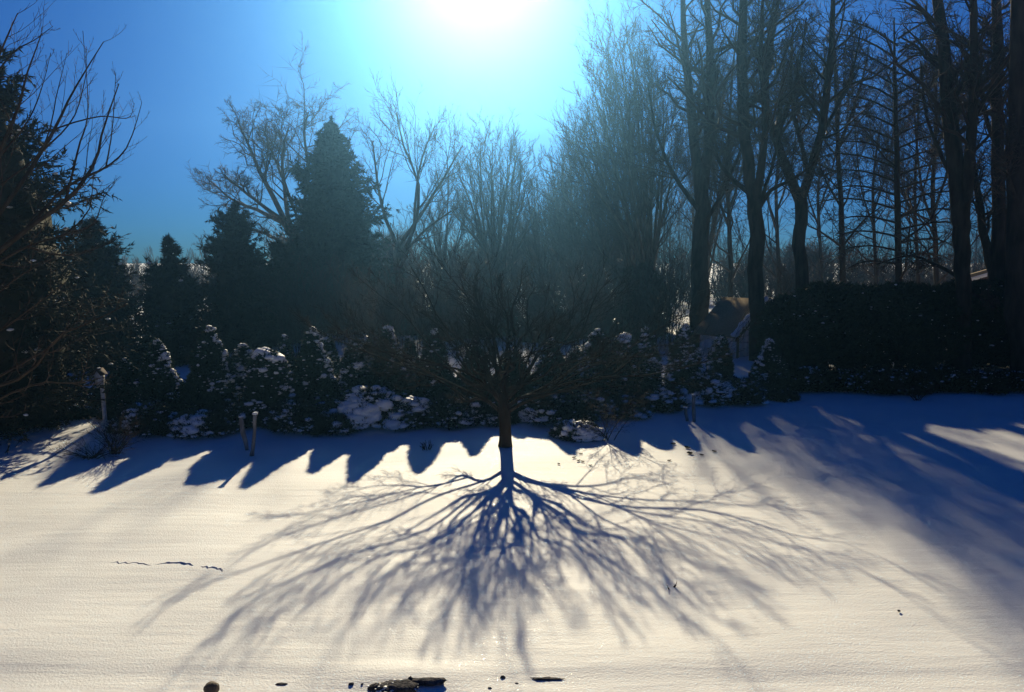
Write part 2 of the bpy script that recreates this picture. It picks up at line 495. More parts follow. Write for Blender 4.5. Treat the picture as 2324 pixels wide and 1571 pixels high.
def spruce(name, label, cat, u, vtop, D, prof, seed, mat_=None, nb=260, nt=12, nl=9, zb=None, leaf=(0.22, 0.07), group=None, snow=0, droop=0.0, leader=True, core=0.55, trunk_r=0.12):
    """prof: list of (v, half width in px) from the top down"""
    rng = np.random.default_rng(seed)
    top = at(u, vtop, D)
    x0 = top[0]; zt = top[2]
    g0 = float(gz(x0, D)) if zb is None else zb
    root = empty(name, (x0, D, g0), label, cat, group)
    zz = np.array([at(u, v, D)[2] for v, _ in prof]); rw = np.array([h / FPX * D for _, h in prof])
    zz = np.append(zz, g0 + 0.1); rw = np.append(rw, rw[-1] * 0.95)
    o_ = np.argsort(zz)
    zf, rf = zz[o_], rw[o_]
    H = zt - g0
    # trunk
    tz = np.linspace(g0 - 0.2, zt, 8)
    P = np.stack([np.full(8, x0) + rng.normal(size=8) * 0.01, np.full(8, D) + 0 * tz, tz], -1)[None]
    R = (trunk_r * (1 - np.linspace(0, 1, 8)) + 0.012)[None]
    V, F = tube(P, R, 7)
    mesh_obj('trunk', V, F, M_BARKD, root, True)
    # branches, denser where the crown is wide
    z = g0 + H * (1 - rng.random(nb * 2) ** 0.8 * 0.98)
    keep = rng.random(nb * 2) < 0.35 + 0.65 * np.interp(z, zf, rf) / rf.max()
    z = z[keep][:nb]
    n = len(z)
    hfrac = (z - g0) / H
    az = rng.random(n) * 2 * math.pi
    # crown outline keeps some lobes of its own
    lob = 1 + 0.13 * np.sin(az * 3 + z * 2.1 + seed) + 0.10 * np.sin(z * 5.2 + az + seed * 2)
    L = np.interp(z, zf, rf) * lob * (0.66 + 0.46 * rng.random(n) ** 1.5)
    s = np.linspace(0, 1, 5)[None, :]
    el = (-0.28 - droop + 1.25 * hfrac ** 4)[:, None]
    px = x0 + np.cos(az)[:, None] * L[:, None] * s
    py = D + np.sin(az)[:, None] * L[:, None] * s
    pz = z[:, None] + L[:, None] * (el * s + 0.22 * s ** 3)
    P = np.stack([px, py, pz], -1)
    R = (0.02 + 0.02 * (1 - hfrac))[:, None] * (1 - 0.8 * s)
    bag = Bag()
    V, F = tube(P, R, 3); bag.add(V, F)
    bag.build('branch_frame', M_BARKD, root)['kind'] = 'stuff'
    Q, RQ = kids(P, R, nt, rng, 0.12, 1.0, 0.38, 55, -0.05, 3, 0.4, 0.05, plane=0.35)
    # include the branch itself
    nlq = nl
    def blades(PP, m, ln, wd):
        nP, K, _ = PP.shape
        t = rng.random((nP, m)) * (K - 1); i = np.minimum(t.astype(int), K - 2); f = (t - i)[..., None]
        r_ = np.arange(nP)[:, None]
        c = PP[r_, i] * (1 - f) + PP[r_, i + 1] * f
        d = PP[r_, i + 1] - PP[r_, i]; d /= np.linalg.norm(d, axis=2, keepdims=True) + 1e-9
        return leaves(c.reshape(-1, 3), d.reshape(-1, 3), ln, wd, rng, 0.55)
    bag = Bag()
    bag.add(*blades(Q, int(nlq * 1.2), leaf[0] * .88, leaf[1] * .72))
    bag.add(*blades(P, nlq * 2 + 8, leaf[0] * .85, leaf[1] * .7))
    if leader:
        nl_ = 260
        q = rng.random(nl_); lz = q * H * 0.13
        c = np.stack([x0 + rng.normal(size=nl_) * 0.012 * lz * 8 * 0.6, D + rng.normal(size=nl_) * 0.012 * lz * 8 * 0.6, zt + H * 0.035 - lz], -1)
        bag.add(*leaves(c, np.tile((0, 0, 0.7), (nl_, 1)), leaf[0] * 0.7, leaf[1] * 0.6, rng, 0.7))
    if core > 0:
        zs = np.linspace(g0 + 0.05, zt - H * 0.10, 14)
        V, F = revolve_core(x0, D, zs, np.interp(zs, zf, rf) * core * np.clip((zt - zs) / (H * 0.35), 0.05, 1), rng, 0.2, 16)
        bag.add(V, F)
    bag.build('crown', mat_ or M_SPR, root)['kind'] = 'stuff'
    if snow:
        k = rng.integers(0, len(Q), snow)
        C = Q[k, 1] + np.array((0, 0, 0.03))
        # snow stays on the outer ends
        V, F = lumps(C, 0.04 + 0.06 * rng.random(snow), rng, 0.45, ICO1)
        mesh_obj('snow', V, F, M_SNOW, root, True)['kind'] = 'stuff'
    return root


def shrub(name, label, cat, u, vtop, D, prof, seed, mat_=None, n=9000, leaf=(0.11, 0.035), snow=60, ssize=(0.04, 0.12), group=None, sbias=0.0, depth=1.0, lump=0.18, g0=None, zlow=0.03, smask=0.0, top_snow=0, topsize=0.2, stems=None, edge=0, dtrunk=False, corez=0.0):
    """dense evergreen shrub: leaf sprays over a lumpy body, snow pillows on its shoulders"""
    rng = np.random.default_rng(seed)
    top = at(u, vtop, D)
    x0, zt = top[0], top[2]
    if g0 is None: g0 = float(gz(x0, D))
    root = empty(name, (x0, D, g0), label, cat, group)
    zz = np.array([at(u, v, D)[2] for v, _ in prof]); rw = np.array([h / FPX * D for _, h in prof])
    if dtrunk:
        V, F = tube(np.array([[(x0, D, g0 - .1), (x0 + .03, D, g0 + .6), (x0, D, g0 + 1.4)]]), np.array([[.10, .08, .07]]), 8)
        mesh_obj('trunk', V, F, M_BARKD, root, True)
    if zz.min() > g0 + zlow: zz = np.append(zz, g0 + zlow); rw = np.append(rw, rw[-1] * 0.9)
    o_ = np.argsort(zz); zf, rf = zz[o_], rw[o_]
    zmin = max(g0 + zlow, zf[0])
    ph = rng.random(6) * 6.28
    def rad(az, z):
        base = np.interp(z, zf, rf)
        f = 1 + lump * (0.5 * np.sin(az * 2 + ph[0] + z * 3) + 0.45 * np.sin(az * 5 + ph[1] - z * 4) + 0.45 * np.sin(z * 9 + ph[2] + az * 2) + 0.3 * np.sin(az * 9 + z * 15 + ph[3]))
        return base * f
    # sample heights by surface area
    zc = np.linspace(zmin, zt, 60); wgt = np.interp(zc, zf, rf) + 0.02; cdf = np.cumsum(wgt) / wgt.sum()
    z = np.interp(rng.random(n), cdf, zc); az = rng.random(n) * 2 * math.pi
    r = rad(az, z) * (0.80 + 0.22 * rng.random(n))
    C = np.stack([x0 + r * np.cos(az), D + depth * r * np.sin(az), z + 0 * r], -1)
    Dn = np.stack([np.cos(az), np.sin(az), 0.55 + 0 * az], -1)
    bag = Bag()
    bag.add(*leaves(C, Dn, leaf[0], leaf[1], rng, 0.55))
    zs = np.linspace(zmin + corez, zt - 0.03, 22); seg = 24
    th = np.arange(seg) * 2 * math.pi / seg
    Vc = []
    for zk in zs:
        rk = rad(th, np.full(seg, zk)) * 0.86
        Vc.append(np.stack([x0 + rk * np.cos(th), D + depth * rk * np.sin(th), np.full(seg, zk)], -1))
    Vc = np.concatenate(Vc); i = np.arange(len(zs) * seg).reshape(len(zs), seg)
    a = i[:-1]; b = np.roll(a, -1, 1); d = i[1:]; c = np.roll(d, -1, 1)
    bag.add(Vc, np.stack([a, b, c, d], -1).reshape(-1, 4))
    bag.build('foliage', mat_ or M_CONE, root)['kind'] = 'stuff'
    if stems:
        for (pts, w0) in stems:
            P = resample(np.array([at(a_, b_, D - 0.25) for a_, b_ in pts]), 7)[None]
            P[0, -1, 2] = float(gz(P[0, -1, 0], P[0, -1, 1])) - 0.05
            R = np.linspace(w0 * 0.8, w0, 7)[None] / FPX * D / 2
            V, F = tube(P, R, 7)
            mesh_obj('trunk', V, F, M_PALE, root, True)
    if snow:
        m = snow * 6
        z = np.interp(rng.random(m), cdf, zc); az = rng.random(m) * 2 * math.pi
        fld = np.sin(az * 2.3 + z * 4 + ph[4]) + np.sin(z * 7.3 - az * 1.7 + ph[5]) + rng.normal(size=m) * 1.1 + sbias * np.cos(az)
        k = np.argsort(-fld)[:snow]
        z, az = z[k], az[k]
        r = rad(az, z) * 0.98
        C = np.stack([x0 + r * np.cos(az), D + depth * r * np.sin(az), z + 0.02], -1)
        S = ssize[0] + (ssize[1] - ssize[0]) * rng.random(snow) ** 2
        sb = Bag(); sb.add(*lumps(C, S * .8, rng, 0.55, ICO2))
        # finer snow round the big tufts and dusted over the whole plant
        m2 = snow * 5
        z2 = np.interp(rng.random(m2), cdf, zc); a2 = rng.random(m2) * 2 * math.pi
        f2 = np.sin(a2 * 2.3 + z2 * 4 + ph[4]) + np.sin(z2 * 7.3 - a2 * 1.7 + ph[5]) + rng.normal(size=m2) * 1.4
        k2 = np.argsort(-f2)[:int(snow * (0.5 if dtrunk else 2.2))]
        z2, a2 = z2[k2], a2[k2]; r2 = rad(a2, z2) * (0.96 + 0.08 * rng.random(len(z2)))
        C2 = np.stack([x0 + r2 * np.cos(a2), D + depth * r2 * np.sin(a2), z2 + .015], -1)
        sb.add(*lumps(C2, ssize[0] * (0.35 + 0.6 * rng.random(len(z2))), rng, 0.5, ICO1))
        m3 = 26 if not dtrunk else 4
        z3 = zt - (zt - zmin) * 0.5 * rng.random(m3) ** 1.5; a3 = rng.random(m3) * 6.28; r3 = rad(a3, z3)
        sb.add(*lumps(np.stack([x0 + r3 * np.cos(a3), D + depth * r3 * np.sin(a3), z3 + .015], -1), 0.02 + 0.03 * rng.random(m3), rng, 0.6, ICO1))
        if top_snow:
            zt_ = zt - topsize * rng.random(top_snow) * 1.6
            az = rng.random(top_snow) * 6.28
            r = np.interp(zt_, zf, rf) * (0.4 + 0.6 * rng.random(top_snow))
            C = np.stack([x0 + r * np.cos(az), D + r * np.sin(az), zt_], -1)
            sb.add(*lumps(C, topsize * (0.4 + 0.6 * rng.random(top_snow)), rng, 0.7, ICO2))
        if edge:
            m = int(34 * abs(edge))
            ze_ = zt - (zt - g0) * (0.02 + 0.62 * rng.random(m))
            aa = (0 if edge > 0 else math.pi) + rng.normal(size=m) * 0.30
            r = rad(aa, ze_) * 1.0
            C = np.stack([x0 + r * np.cos(aa), D + r * np.sin(aa), ze_ + .02], -1)
            sb.add(*lumps(C, 0.028 + 0.045 * rng.random(m), rng, 0.8, ICO2))
        ob = sb.build('snow_cover', M_SNOW, root, True); ob['kind'] = 'stuff'
    return root


# ------------------------------------------------------------------ bare trees


def bare_tree(name, label, cat, D, limbs, seed, lv=((12, 0.35, 45, 0.35), (8, 0.45, 45, 0.2), (6, 0.45, 45, 0.1)), group=None, trunk_mat=None, twig_mat=None, spread=1.0, t0=0.3, rmin=0.006, dz=None, zb=None, K=9, plane=None, sides=8, rr=0.45, wob=0.06, base_extend=True, limb_len=None, clean=False):
    """limbs: list of (points [(u, v)...], widths px, depth offset at tip); the first one is the trunk, whose foot stands on the snow"""
    rng = np.random.default_rng(seed)
    pts0 = limbs[0][0]
    foot = at(*pts0[0], D)
    g0 = float(gz(foot[0], D)) if zb is None else zb
    root = empty(name, (foot[0], D, g0), label, cat, group)
    allP, allR = [], []
    for k, L in enumerate(limbs):
        pts, ws = L[0], L[1]
        off0, off1 = (0, L[2]) if len(L) == 3 else (L[2], L[3])
        n = len(pts)
        W = []
        for j, (u, v) in enumerate(pts):
            d = D + (off0 + (off1 - off0) * j / (n - 1)) * 1.0
            p = at(u, v, d); W.append((*p, ws[j] / FPX * d / 2))
        if k == 0 and base_extend:
            x, y, z, r_ = W[0]
            if z > g0 + 0.05:
                W.insert(0, (x, y, g0 - 0.1, r_ * 1.25))
            else:
                W[0] = (x, y, g0 - 0.1, r_ * 1.1)
        q = resample(W, K if k else K + 3)
        q[:, 3] = np.maximum(q[:, 3], 0.004)
        P = q[None, :, :3].copy(); R = q[None, :, 3]
        P[0, 1:-1] += rng.normal(size=(P.shape[1] - 2, 3)) * R[0, 1:-1, None] * 0.18
        V, F = tube(P, R, sides)
        mesh_obj('trunk' if k == 0 else 'limb', V, F, trunk_mat or M_BARK, root, True)
        q2 = resample(np.hstack([P[0], R[0][:, None]]), 9)
        allP.append(q2[:, :3]); allR.append(q2[:, 3])
    P = np.array(allP); R = np.array(allR)
    if clean:
        P, R = P[1:], R[1:]
    bag = Bag()
    A, B = P, R
    for li, l in enumerate(lv):
        m, ratio, ang, up = l
        lastl = li == len(lv) - 1 and li > 1
        A, B = kids(A, B, m, rng, t0 if li == 0 else 0.15, 1.0, ratio, ang, up, 5 if li == 0 else (2 if lastl else 4), rr, wob, plane, rmin=rmin)
        V, F = spike(A, B) if lastl else tube(A, B, 4 if li == 0 else 3)
        bag.add(V, F)
    o = bag.build('twigs', twig_mat or M_TWIG, root)
    o['kind'] = 'stuff'
    return root


# ================================================================== THE CENTRAL TREE
def central_tree():
    rng = np.random.default_rng(11)
    D = 16.95
    base = ground_at(1146, 1013); D = base[1]
    root = empty('ornamental_tree', base, 'wide spreading bare ornamental tree alone on the lawn, casting the fan shaped shadow', 'tree')
    x0 = base[0]
    # trunk
    q = np.array([(x0, D, base[2] - 0.1, 0.175), (x0 + 0.01, D, base[2] + 0.15, 0.135), (x0 + 0.0, D, base[2] + 0.5, 0.125), (x0 - 0.02, D, base[2] + 0.85, 0.125), (x0 - 0.03, D, base[2] + 1.15, 0.09)])
    q = resample(q, 10)
    V, F = tube(q[None, :, :3], q[None, :, 3], 12)
    mesh_obj('trunk', V, F, M_BARKD, root, True)
    # limb tips worked out from where their shadows end on the lawn
    tips = [((330, 1380), -.6), ((372, 1520), 0.9), ((500, 1255), .5), ((560, 1182), 1.4), ((420, 1462), -1.6), ((700, 1505), 1.3),
            ((640, 1420), -2.0), ((950, 1470), -1.8), ((1190, 1490), .3), ((1060, 1400), 2.0), ((1300, 1455), 1.6), ((1440, 1480), -1.0), ((1590, 1452), -2.2),
            ((1745, 1475), .7), ((1752, 1355), 1.9), ((1935, 1335), -.7), ((2010, 1290), .9), ((2025, 1248), -.4),
            ((1850, 1150), 2.0), ((1560, 1100), 2.6), ((760, 1125), 2.2), ((850, 1430), 2.4), ((1500, 1330), 2.6), ((1130, 1330), -2.6), ((1010, 1290), 0.3), ((1260, 1300), -1.2), ((1400, 1260), .6),
            ((1100, 1450), -.4), ((1150, 1385), 1.2), ((1215, 1385), -1.8), ((1045, 1485), .8), ((1350, 1405), 1.0), ((900, 1385), -1.0), ((975, 1425), 1.6), ((820, 1345), .2), ((1130, 1240), .5), ((1480, 1400), -.2), ((1640, 1380), -1.2)]
    T = []
    for (su, sv), dd in tips:
        s = ground_at(su, sv)
        yt = D + dd
        z = (yt - s[1]) * SLOPE / (SUN[1] / math.hypot(SUN[0], SUN[1])) + s[2]
        T.append((s[0] + (yt - s[1]) * SUN[0] / SUN[1], yt, z))
    T = np.array(T)
    cen = np.array((x0, D, base[2] + 1.0)); T = cen + (T - cen) * (.95, .95, .94)
    st0 = np.array((x0 - 0.02, D, base[2]))
    # seven crooked main limbs leave the trunk at different heights and divide towards the tips
    fan = np.arctan2(T[:, 0] - x0, T[:, 2] - 0.9)
    order = np.argsort(fan)
    groups = np.array_split(order, 10)
    P0, R0 = [], []
    main = []
    for gi, grp in enumerate(groups):
        edge = abs(gi - 4.5) / 4.5
        z0 = 1.18 - 0.50 * edge + 0.08 * rng.normal()
        st = st0 + np.array((0, 0, z0))
        c = T[grp].mean(0)
        v = c - st
        e = st + v * np.array((0.34, 0.34, 0.34)) + rng.normal(size=3) * np.array((.10, .16, .06))
        m1 = st + v * 0.12 + np.array((0, 0, 0.10)) + rng.normal(size=3) * .05
        m2 = st + v * 0.23 + rng.normal(size=3) * .08
        rm = 0.046 - 0.010 * edge
        W = np.hstack([np.array([st, m1, m2, e]), np.array([[rm * 1.15], [rm], [rm * .82], [rm * .62]])])
        q = resample(W, 10)
        main.append(q)
        V, F = tube(q[None, :, :3], q[None, :, 3], 9)
        mesh_obj('limb', V, F, M_BARKD, root, True)
        for ti in grp:
            k0 = int(rng.integers(3, 10)) if len(grp) > 1 else 9
            a = q[k0, :3]; r0 = q[k0, 3] * 0.80
            d = T[ti] - a
            c1 = a + d * 0.25 + np.array((0, 0, 0.06)); c2 = a + d * 0.52; c3 = a + d * 0.78
            wp = np.array([a, c1, c2, c3, T[ti]])
            wp[1:4] += rng.normal(size=(3, 3)) * np.array([0.13, 0.13, 0.10])
            W = np.hstack([wp, np.array([[r0], [r0 * .78], [r0 * .58], [r0 * .40], [0.004]])])
            qq = resample(W, 13)
            P0.append(qq[:, :3]); R0.append(np.maximum(qq[:, 3], 0.004))
    P0 = np.array(P0); R0 = np.array(R0)
    for k in range(len(P0)):
        V, F = tube(P0[k:k + 1], R0[k:k + 1], 7)
        mesh_obj('limb', V, F, M_TWIGC, root, True)
    bag = Bag()
    Pm = np.array([resample(q, 13) for q in main])
    P0 = np.concatenate([P0, Pm[:, :, :3]]); R0 = np.concatenate([R0, Pm[:, :, 3] * .6])
    A, B = kids(P0, R0, 10, rng, 0.14, 0.95, 0.42, 30, 0.04, 6, 0.5, 0.035, rmin=0.005)
    bag.add(*tube(A, B, 5))
    A2, B2 = kids(A, B, 7, rng, 0.15, 0.95, 0.5, 32, 0.12, 5, 0.6, 0.05, rmin=0.0035)
    bag.add(*tube(A2, B2, 4))
    A3, B3 = kids(A2, B2, 6, rng, 0.15, 0.95, 0.5, 34, 0.1, 2, 0.6, 0.05, rmin=0.0035)
    bag.add(*spike(A3, B3))
    o = bag.build('twigs', M_TWIGC, root); o['kind'] = 'stuff'
    return root


central_tree()

# ================================================================== EVERGREEN TREES BEHIND THE BED
G_SPR = 'tall evergreen trees behind the shrub bed'
spruce('spruce_tree', 'huge dark spruce filling the left edge of the view, its boughs touching the snow', 'tree', -95, -60, 18.0,
       [(-60, 5), (170, 95), (300, 165), (450, 232), (600, 258), (760, 265), (900, 280), (1030, 275)], 1, M_BSPR, nb=620, nt=13, nl=11, leaf=(0.17, 0.045), snow=260, group=G_SPR, droop=0.05, trunk_r=0.22)
spruce('spruce_tree', 'dark pointed spruce rising behind the birdhouse', 'tree', 212, 505, 27.5,
       [(505, 3), (560, 46), (620, 78), (700, 92), (800, 104), (880, 108)], 2, M_BSPR, nb=380, nt=12, nl=11, leaf=(0.18, 0.05), snow=110, group=G_SPR)
spruce('spruce_tree', 'smallest slender tipped spruce, second in from the birdhouse', 'tree', 382, 545, 29,
       [(545, 2), (590, 26), (640, 60), (700, 82), (780, 92), (850, 95)], 3, M_BSPR, nb=330, nt=12, nl=10, leaf=(0.2, 0.05), group=G_SPR, snow=60)
spruce('spruce_tree', 'broad round shouldered spruce with a bare leader, before the twiggy crown', 'tree', 532, 468, 33,
       [(468, 2), (500, 26), (540, 58), (600, 80), (700, 90), (820, 96)], 4, M_BSPR, nb=420, nt=12, nl=11, leaf=(0.2, 0.06), group=G_SPR)
spruce('spruce_tree', 'low spruce wedged between the round shouldered spruce and the tallest one', 'tree', 632, 555, 36,
       [(555, 3), (590, 35), (660, 52), (760, 60)], 5, M_BSPR, nb=240, nt=11, nl=9, leaf=(0.22, 0.07), group=G_SPR)
spruce('spruce_tree', 'tallest broad spruce standing up against the sky left of the sun glow', 'tree', 752, 282, 44,
       [(282, 2), (318, 20), (355, 46), (400, 76), (480, 104), (560, 126), (650, 140), (760, 148)], 6, M_SPR, nb=640, nt=13, nl=11, leaf=(0.28, 0.09), group=G_SPR, trunk_r=0.25)
# lower dark evergreens forming the skyline of the thicket
low = [(905, 650, 40, 62, 'low spruce under the right flank of the tallest spruce'),
       (1010, 660, 38, 66, 'dark evergreen half hidden by the spreading tree, below the slanting brushwood'),
       (1120, 640, 40, 70, 'dark evergreen standing right behind the spreading tree'),
       (1235, 662, 37, 66, 'dark evergreen just right of the trunk of the spreading tree'),
       (1340, 640, 39, 72, 'brownish evergreen behind the rounded snowy shrubs'),
       (1455, 610, 38, 72, 'brownish evergreen beside the tall trunk left of the shed')]
for k, (u, v, D, hw, lab) in enumerate(low):
    spruce('evergreen_tree', lab, 'tree', u, v, D, [(v, 6), (v + 30, hw * .5), (v + 80, hw * .85), (v + 170, hw)], 30 + k, M_BSPR if k % 2 else M_SPR,
           nb=190, nt=10, nl=8, leaf=(0.30, 0.12), group='low evergreens in the thicket behind the bed', core=0.7)

# ================================================================== BARE TREES ON THE SKYLINE
TW = 'bare trees behind the bed'
# spreading tree behind the spruces: limbs lean away to the left
bare_tree('bare_tree', 'bare tree with a wide twiggy crown leaning out left behind the tallest spruce', 'tree', 52,
          [([(735, 700), (705, 620), (680, 560), (640, 500)], (22, 20, 16, 13), 0),
           ([(660, 530), (620, 450), (590, 390), (565, 330), (540, 275)], (13, 11, 9, 6, 3), 2),
           ([(640, 500), (600, 470), (555, 435), (510, 400)], (11, 8, 6, 3), -2),
           ([(690, 580), (655, 500), (645, 420), (640, 350), (655, 290)], (12, 10, 8, 6, 3), -1),
           ([(640, 505), (590, 480), (530, 455), (470, 405)], (10, 8, 5, 2), 2),
           ([(665, 470), (640, 400), (620, 350), (600, 300)], (8, 6, 5, 3), 3),
           ([(700, 600), (690, 480), (700, 380), (690, 300), (700, 255)], (11, 9, 7, 5, 3), 3),
           ([(680, 600), (630, 545), (570, 520), (520, 540)], (9, 7, 5, 2), -3)], 50,
          lv=((14, 0.42, 48, 0.12), (9, 0.5, 50, 0.05), (12, 0.6, 50, 0.05)), group=TW, t0=0.35, rmin=0.012, wob=0.09)
bare_tree('bare_tree', 'small pale twigged tree peeping out left of the round shouldered spruce', 'tree', 60,
          [([(520, 700), (500, 620), (480, 560)], (8, 6, 4), 0), ([(500, 620), (470, 585), (455, 540)], (5, 4, 2), 1)], 51,
          lv=((10, 0.5, 45, 0.1), (7, 0.5, 50, 0.1), (5, 0.5, 50, 0)), group=TW, rmin=0.012)
bare_tree('bare_tree', 'bare forked tree right of the tallest spruce with upright whips against the glow', 'tree', 50,
          [([(905, 740), (900, 640), (905, 560)], (18, 15, 12), 0),
           ([(905, 570), (870, 480), (855, 400), (845, 320)], (9, 7, 5, 2), 1),
           ([(900, 600), (940, 520), (950, 420), (915, 330), (900, 255)], (10, 8, 6, 4, 2), -2),
           ([(905, 560), (960, 480), (1010, 400), (1050, 330)], (9, 7, 5, 2), 2),
           ([(880, 620), (930, 560), (980, 510), (1040, 470)], (9, 7, 5, 3), -1),
           ([(940, 520), (945, 430), (960, 350), (988, 285)], (7, 5, 4, 2), 1)], 52,
          lv=((12, 0.42, 35, 0.35), (8, 0.5, 38, 0.2), (5, 0.5, 40, 0.1)), group=TW, rmin=0.012)


def broom(label, D, u, vb, vt, du0, du1, n, seed, wbase=16, lv=None, group=TW, vj=40, twist=0.0, rmin=0.011):
    """tree with many steep limbs rising like a broom"""
    rng = np.random.default_rng(seed)
    limbs = [([(u, vb), (u + rng.normal() * 3, vb - 60), (u + rng.normal() * 5, vb - 120)], (wbase, wbase * 0.85, wbase * 0.7), 0)]
    for k in range(n):
        f = (k + 0.5) / n
        ut = du0 + (du1 - du0) * f + rng.normal() * 8
        edge = abs(f - 0.5) * 2
        v2 = vt + (vb - vt) * 0.38 * edge ** 2 + rng.random() * vj
        v0 = vb - 30 - rng.random() * 110
        mid = (u + (ut - u) * 0.45 + rng.normal() * 5, v0 + (v2 - v0) * 0.42)
        m2 = (u + (ut - u) * 0.78 + rng.normal() * 5, v0 + (v2 - v0) * 0.74)
        w_ = wbase * (0.35 + 0.15 * rng.random())
        limbs.append(([(u + rng.normal() * 2, v0), mid, m2, (ut, v2)], (w_, w_ * .7, w_ * .45, 1.5), 0, (rng.random() - 0.5) * D * 0.10))
    return bare_tree('bare_tree', label, 'tree', D, limbs, seed, lv or ((12, 0.36, 28, 0.2), (8, 0.5, 32, 0.15), (8, 0.55, 36, 0.1)), group, t0=0.15, rmin=rmin, K=7, sides=6)


broom('broom shaped bare tree straight under the sun glow, right behind the spreading tree', 56, 1128, 730, 300, 1010, 1235, 13, 60, 20)
broom('thin brushy bare tree in the gap between the forked one and the broom shaped one', 60, 1010, 740, 400, 930, 1100, 9, 61, 12)
broom('lower bare tree with fine upright twigs just right of the sun glow', 58, 1235, 740, 400, 1150, 1330, 11, 62, 14)
broom('bare tree with long limbs sweeping up left, left of the tall paired trunks', 46, 1440, 740, 230, 1270, 1480, 13, 63, 18)
broom('dense tall bare tree filling the space before the first tall trunk', 43, 1478, 760, 80, 1300, 1545, 14, 64, 20)
broom('airy bare tree with fine twigs standing in the notch right of the sun glow', 57, 1300, 745, 330, 1210, 1375, 11, 68, 14)
broom('bare tree with a narrow dense crown behind the first tall trunk', 52, 1600, 740, 150, 1545, 1690, 10, 65, 16)
broom('bushy bare tree low on the skyline behind the rounded snowy shrubs', 50, 1350, 745, 420, 1270, 1440, 11, 66, 14)

# tall trees on the right
TR = 'tall bare trees behind the hedge'
LV_T = ((18, 0.32, 52, 0.22), (10, 0.50, 48, 0.12), (11, 0.55, 48, 0.05))
bare_tree('tall_bare_tree', 'tall straight double topped trunk just left of the shed roof', 'tree', 34,
          [([(1588, 800), (1590, 640), (1594, 500), (1590, 440)], (46, 40, 36, 30), 0),
           ([(1590, 450), (1576, 330), (1563, 200), (1552, 60), (1545, -150)], (26, 23, 18, 13, 5), 1),
           ([(1592, 460), (1608, 340), (1613, 180), (1606, 20), (1612, -160)], (28, 24, 19, 14, 5), -1),
           ([(1592, 520), (1640, 440), (1680, 340), (1700, 250)], (12, 9, 6, 3), -2),
           ([(1588, 480), (1530, 400), (1490, 300), (1470, 190)], (12, 9, 6, 3), 2)], 70, LV_T, TR, M_BARKD, clean=True, t0=0.25, rmin=0.010, zb=None)
bare_tree('tall_bare_tree', 'tall thick trunk rising in front of the shed, forked low with a side branch', 'tree', 29,
          [([(1722, 840), (1719, 700), (1716, 560), (1712, 455)], (42, 37, 35, 33), 0),
           ([(1712, 465), (1698, 380), (1686, 290), (1684, 150), (1688, 0), (1690, -180)], (26, 27, 26, 23, 18, 8), 0.8),
           ([(1714, 460), (1733, 350), (1738, 260), (1727, 120), (1735, -60)], (22, 17, 15, 11, 5), -1),
           ([(1724, 470), (1750, 432), (1790, 412), (1835, 380), (1860, 330)], (12, 9, 7, 5, 3), -1.5),
           ([(1704, 440), (1655, 400), (1622, 345), (1600, 280)], (13, 10, 7, 3), 1.5),
           ([(1722, 480), (1745, 400), (1765, 330), (1775, 230)], (9, 8, 6, 3), 1)], 71, LV_T, TR, M_BARKD, clean=True, t0=0.3, rmin=0.009)
bare_tree('tall_bare_tree', 'tall trunk splitting into a clean wide fork, between the shed and the thin pole tree', 'tree', 31,
          [([(1823, 830), (1819, 640), (1817, 520), (1816, 445)], (34, 31, 29, 30), 0),
           ([(1814, 455), (1790, 390), (1762, 320), (1738, 250), (1740, 150), (1760, 50), (1778, -120)], (24, 22, 20, 17, 14, 10, 5), 1),
           ([(1818, 455), (1845, 375), (1866, 290), (1880, 185), (1888, 80), (1893, -120)], (23, 20, 18, 16, 13, 6), -1),
           ([(1838, 400), (1822, 340), (1802, 260), (1795, 160), (1800, 60)], (12, 10, 9, 7, 4), 1.4),
           ([(1868, 300), (1900, 240), (1935, 160), (1955, 60)], (9, 8, 6, 3), 0),
           ([(1760, 320), (1790, 240), (1815, 150), (1830, 40)], (10, 8, 6, 3), -1)], 72, LV_T, TR, M_BARKD, clean=True, t0=0.3, rmin=0.009)
bare_tree('tall_bare_tree', 'thin pole straight tree right of the clean wide fork', 'tree', 38,
          [([(1916, 800), (1913, 640), (1908, 480), (1903, 340), (1898, 200), (1890, 60), (1888, -60)], (16, 15, 12, 10, 8, 5, 2), 0),
           ([(1905, 330), (1928, 270), (1955, 190), (1975, 90)], (8, 7, 5, 2), 1),
           ([(1912, 560), (1960, 500), (2000, 470)], (5, 4, 2), -1),
           ([(1908, 470), (1870, 400), (1850, 330)], (5, 4, 2), 1)], 73, ((16, 0.26, 55, 0.15), (8, 0.45, 45, 0.1), (6, 0.5, 45, 0.05)), TR, M_BARKD, t0=0.25, rmin=0.010)
# oak with many level, slightly drooping branches
rngo = np.random.default_rng(99)
oak = [([(2041, 820), (2040, 640), (2037, 470), (2034, 300), (2031, 160), (2029, 40)], (17, 16, 14, 11, 7, 3), 0)]
for k in range(34):
    v = 600 - k * 15.5; sgn = 1 if k % 2 else -1
    ln = (60 + 130 * math.sin(min(1, (600 - v + 90) / 420) * math.pi * 0.75)) * (0.75 + 0.4 * rngo.random())
    rise = -0.10 + 0.55 * (600 - v) / 560
    oak.append(([(2038, v), (2038 + sgn * ln * .4, v - ln * (rise * .4 + .10)), (2038 + sgn * ln * .75, v - ln * (rise * .7 + .10)), (2038 + sgn * ln, v - ln * rise)], (5, 4, 3, 1.2), 0, (rngo.random() - .5) * 5))
bare_tree('tall_bare_tree', 'narrow bare oak with many level branches on both sides of one straight stem', 'tree', 33, oak, 74,
          ((10, 0.34, 45, 0.0), (6, 0.5, 45, 0.0), (9, 0.6, 45, 0.0)), TR, M_BARKD, t0=0.2, rmin=0.009, plane=0.6)
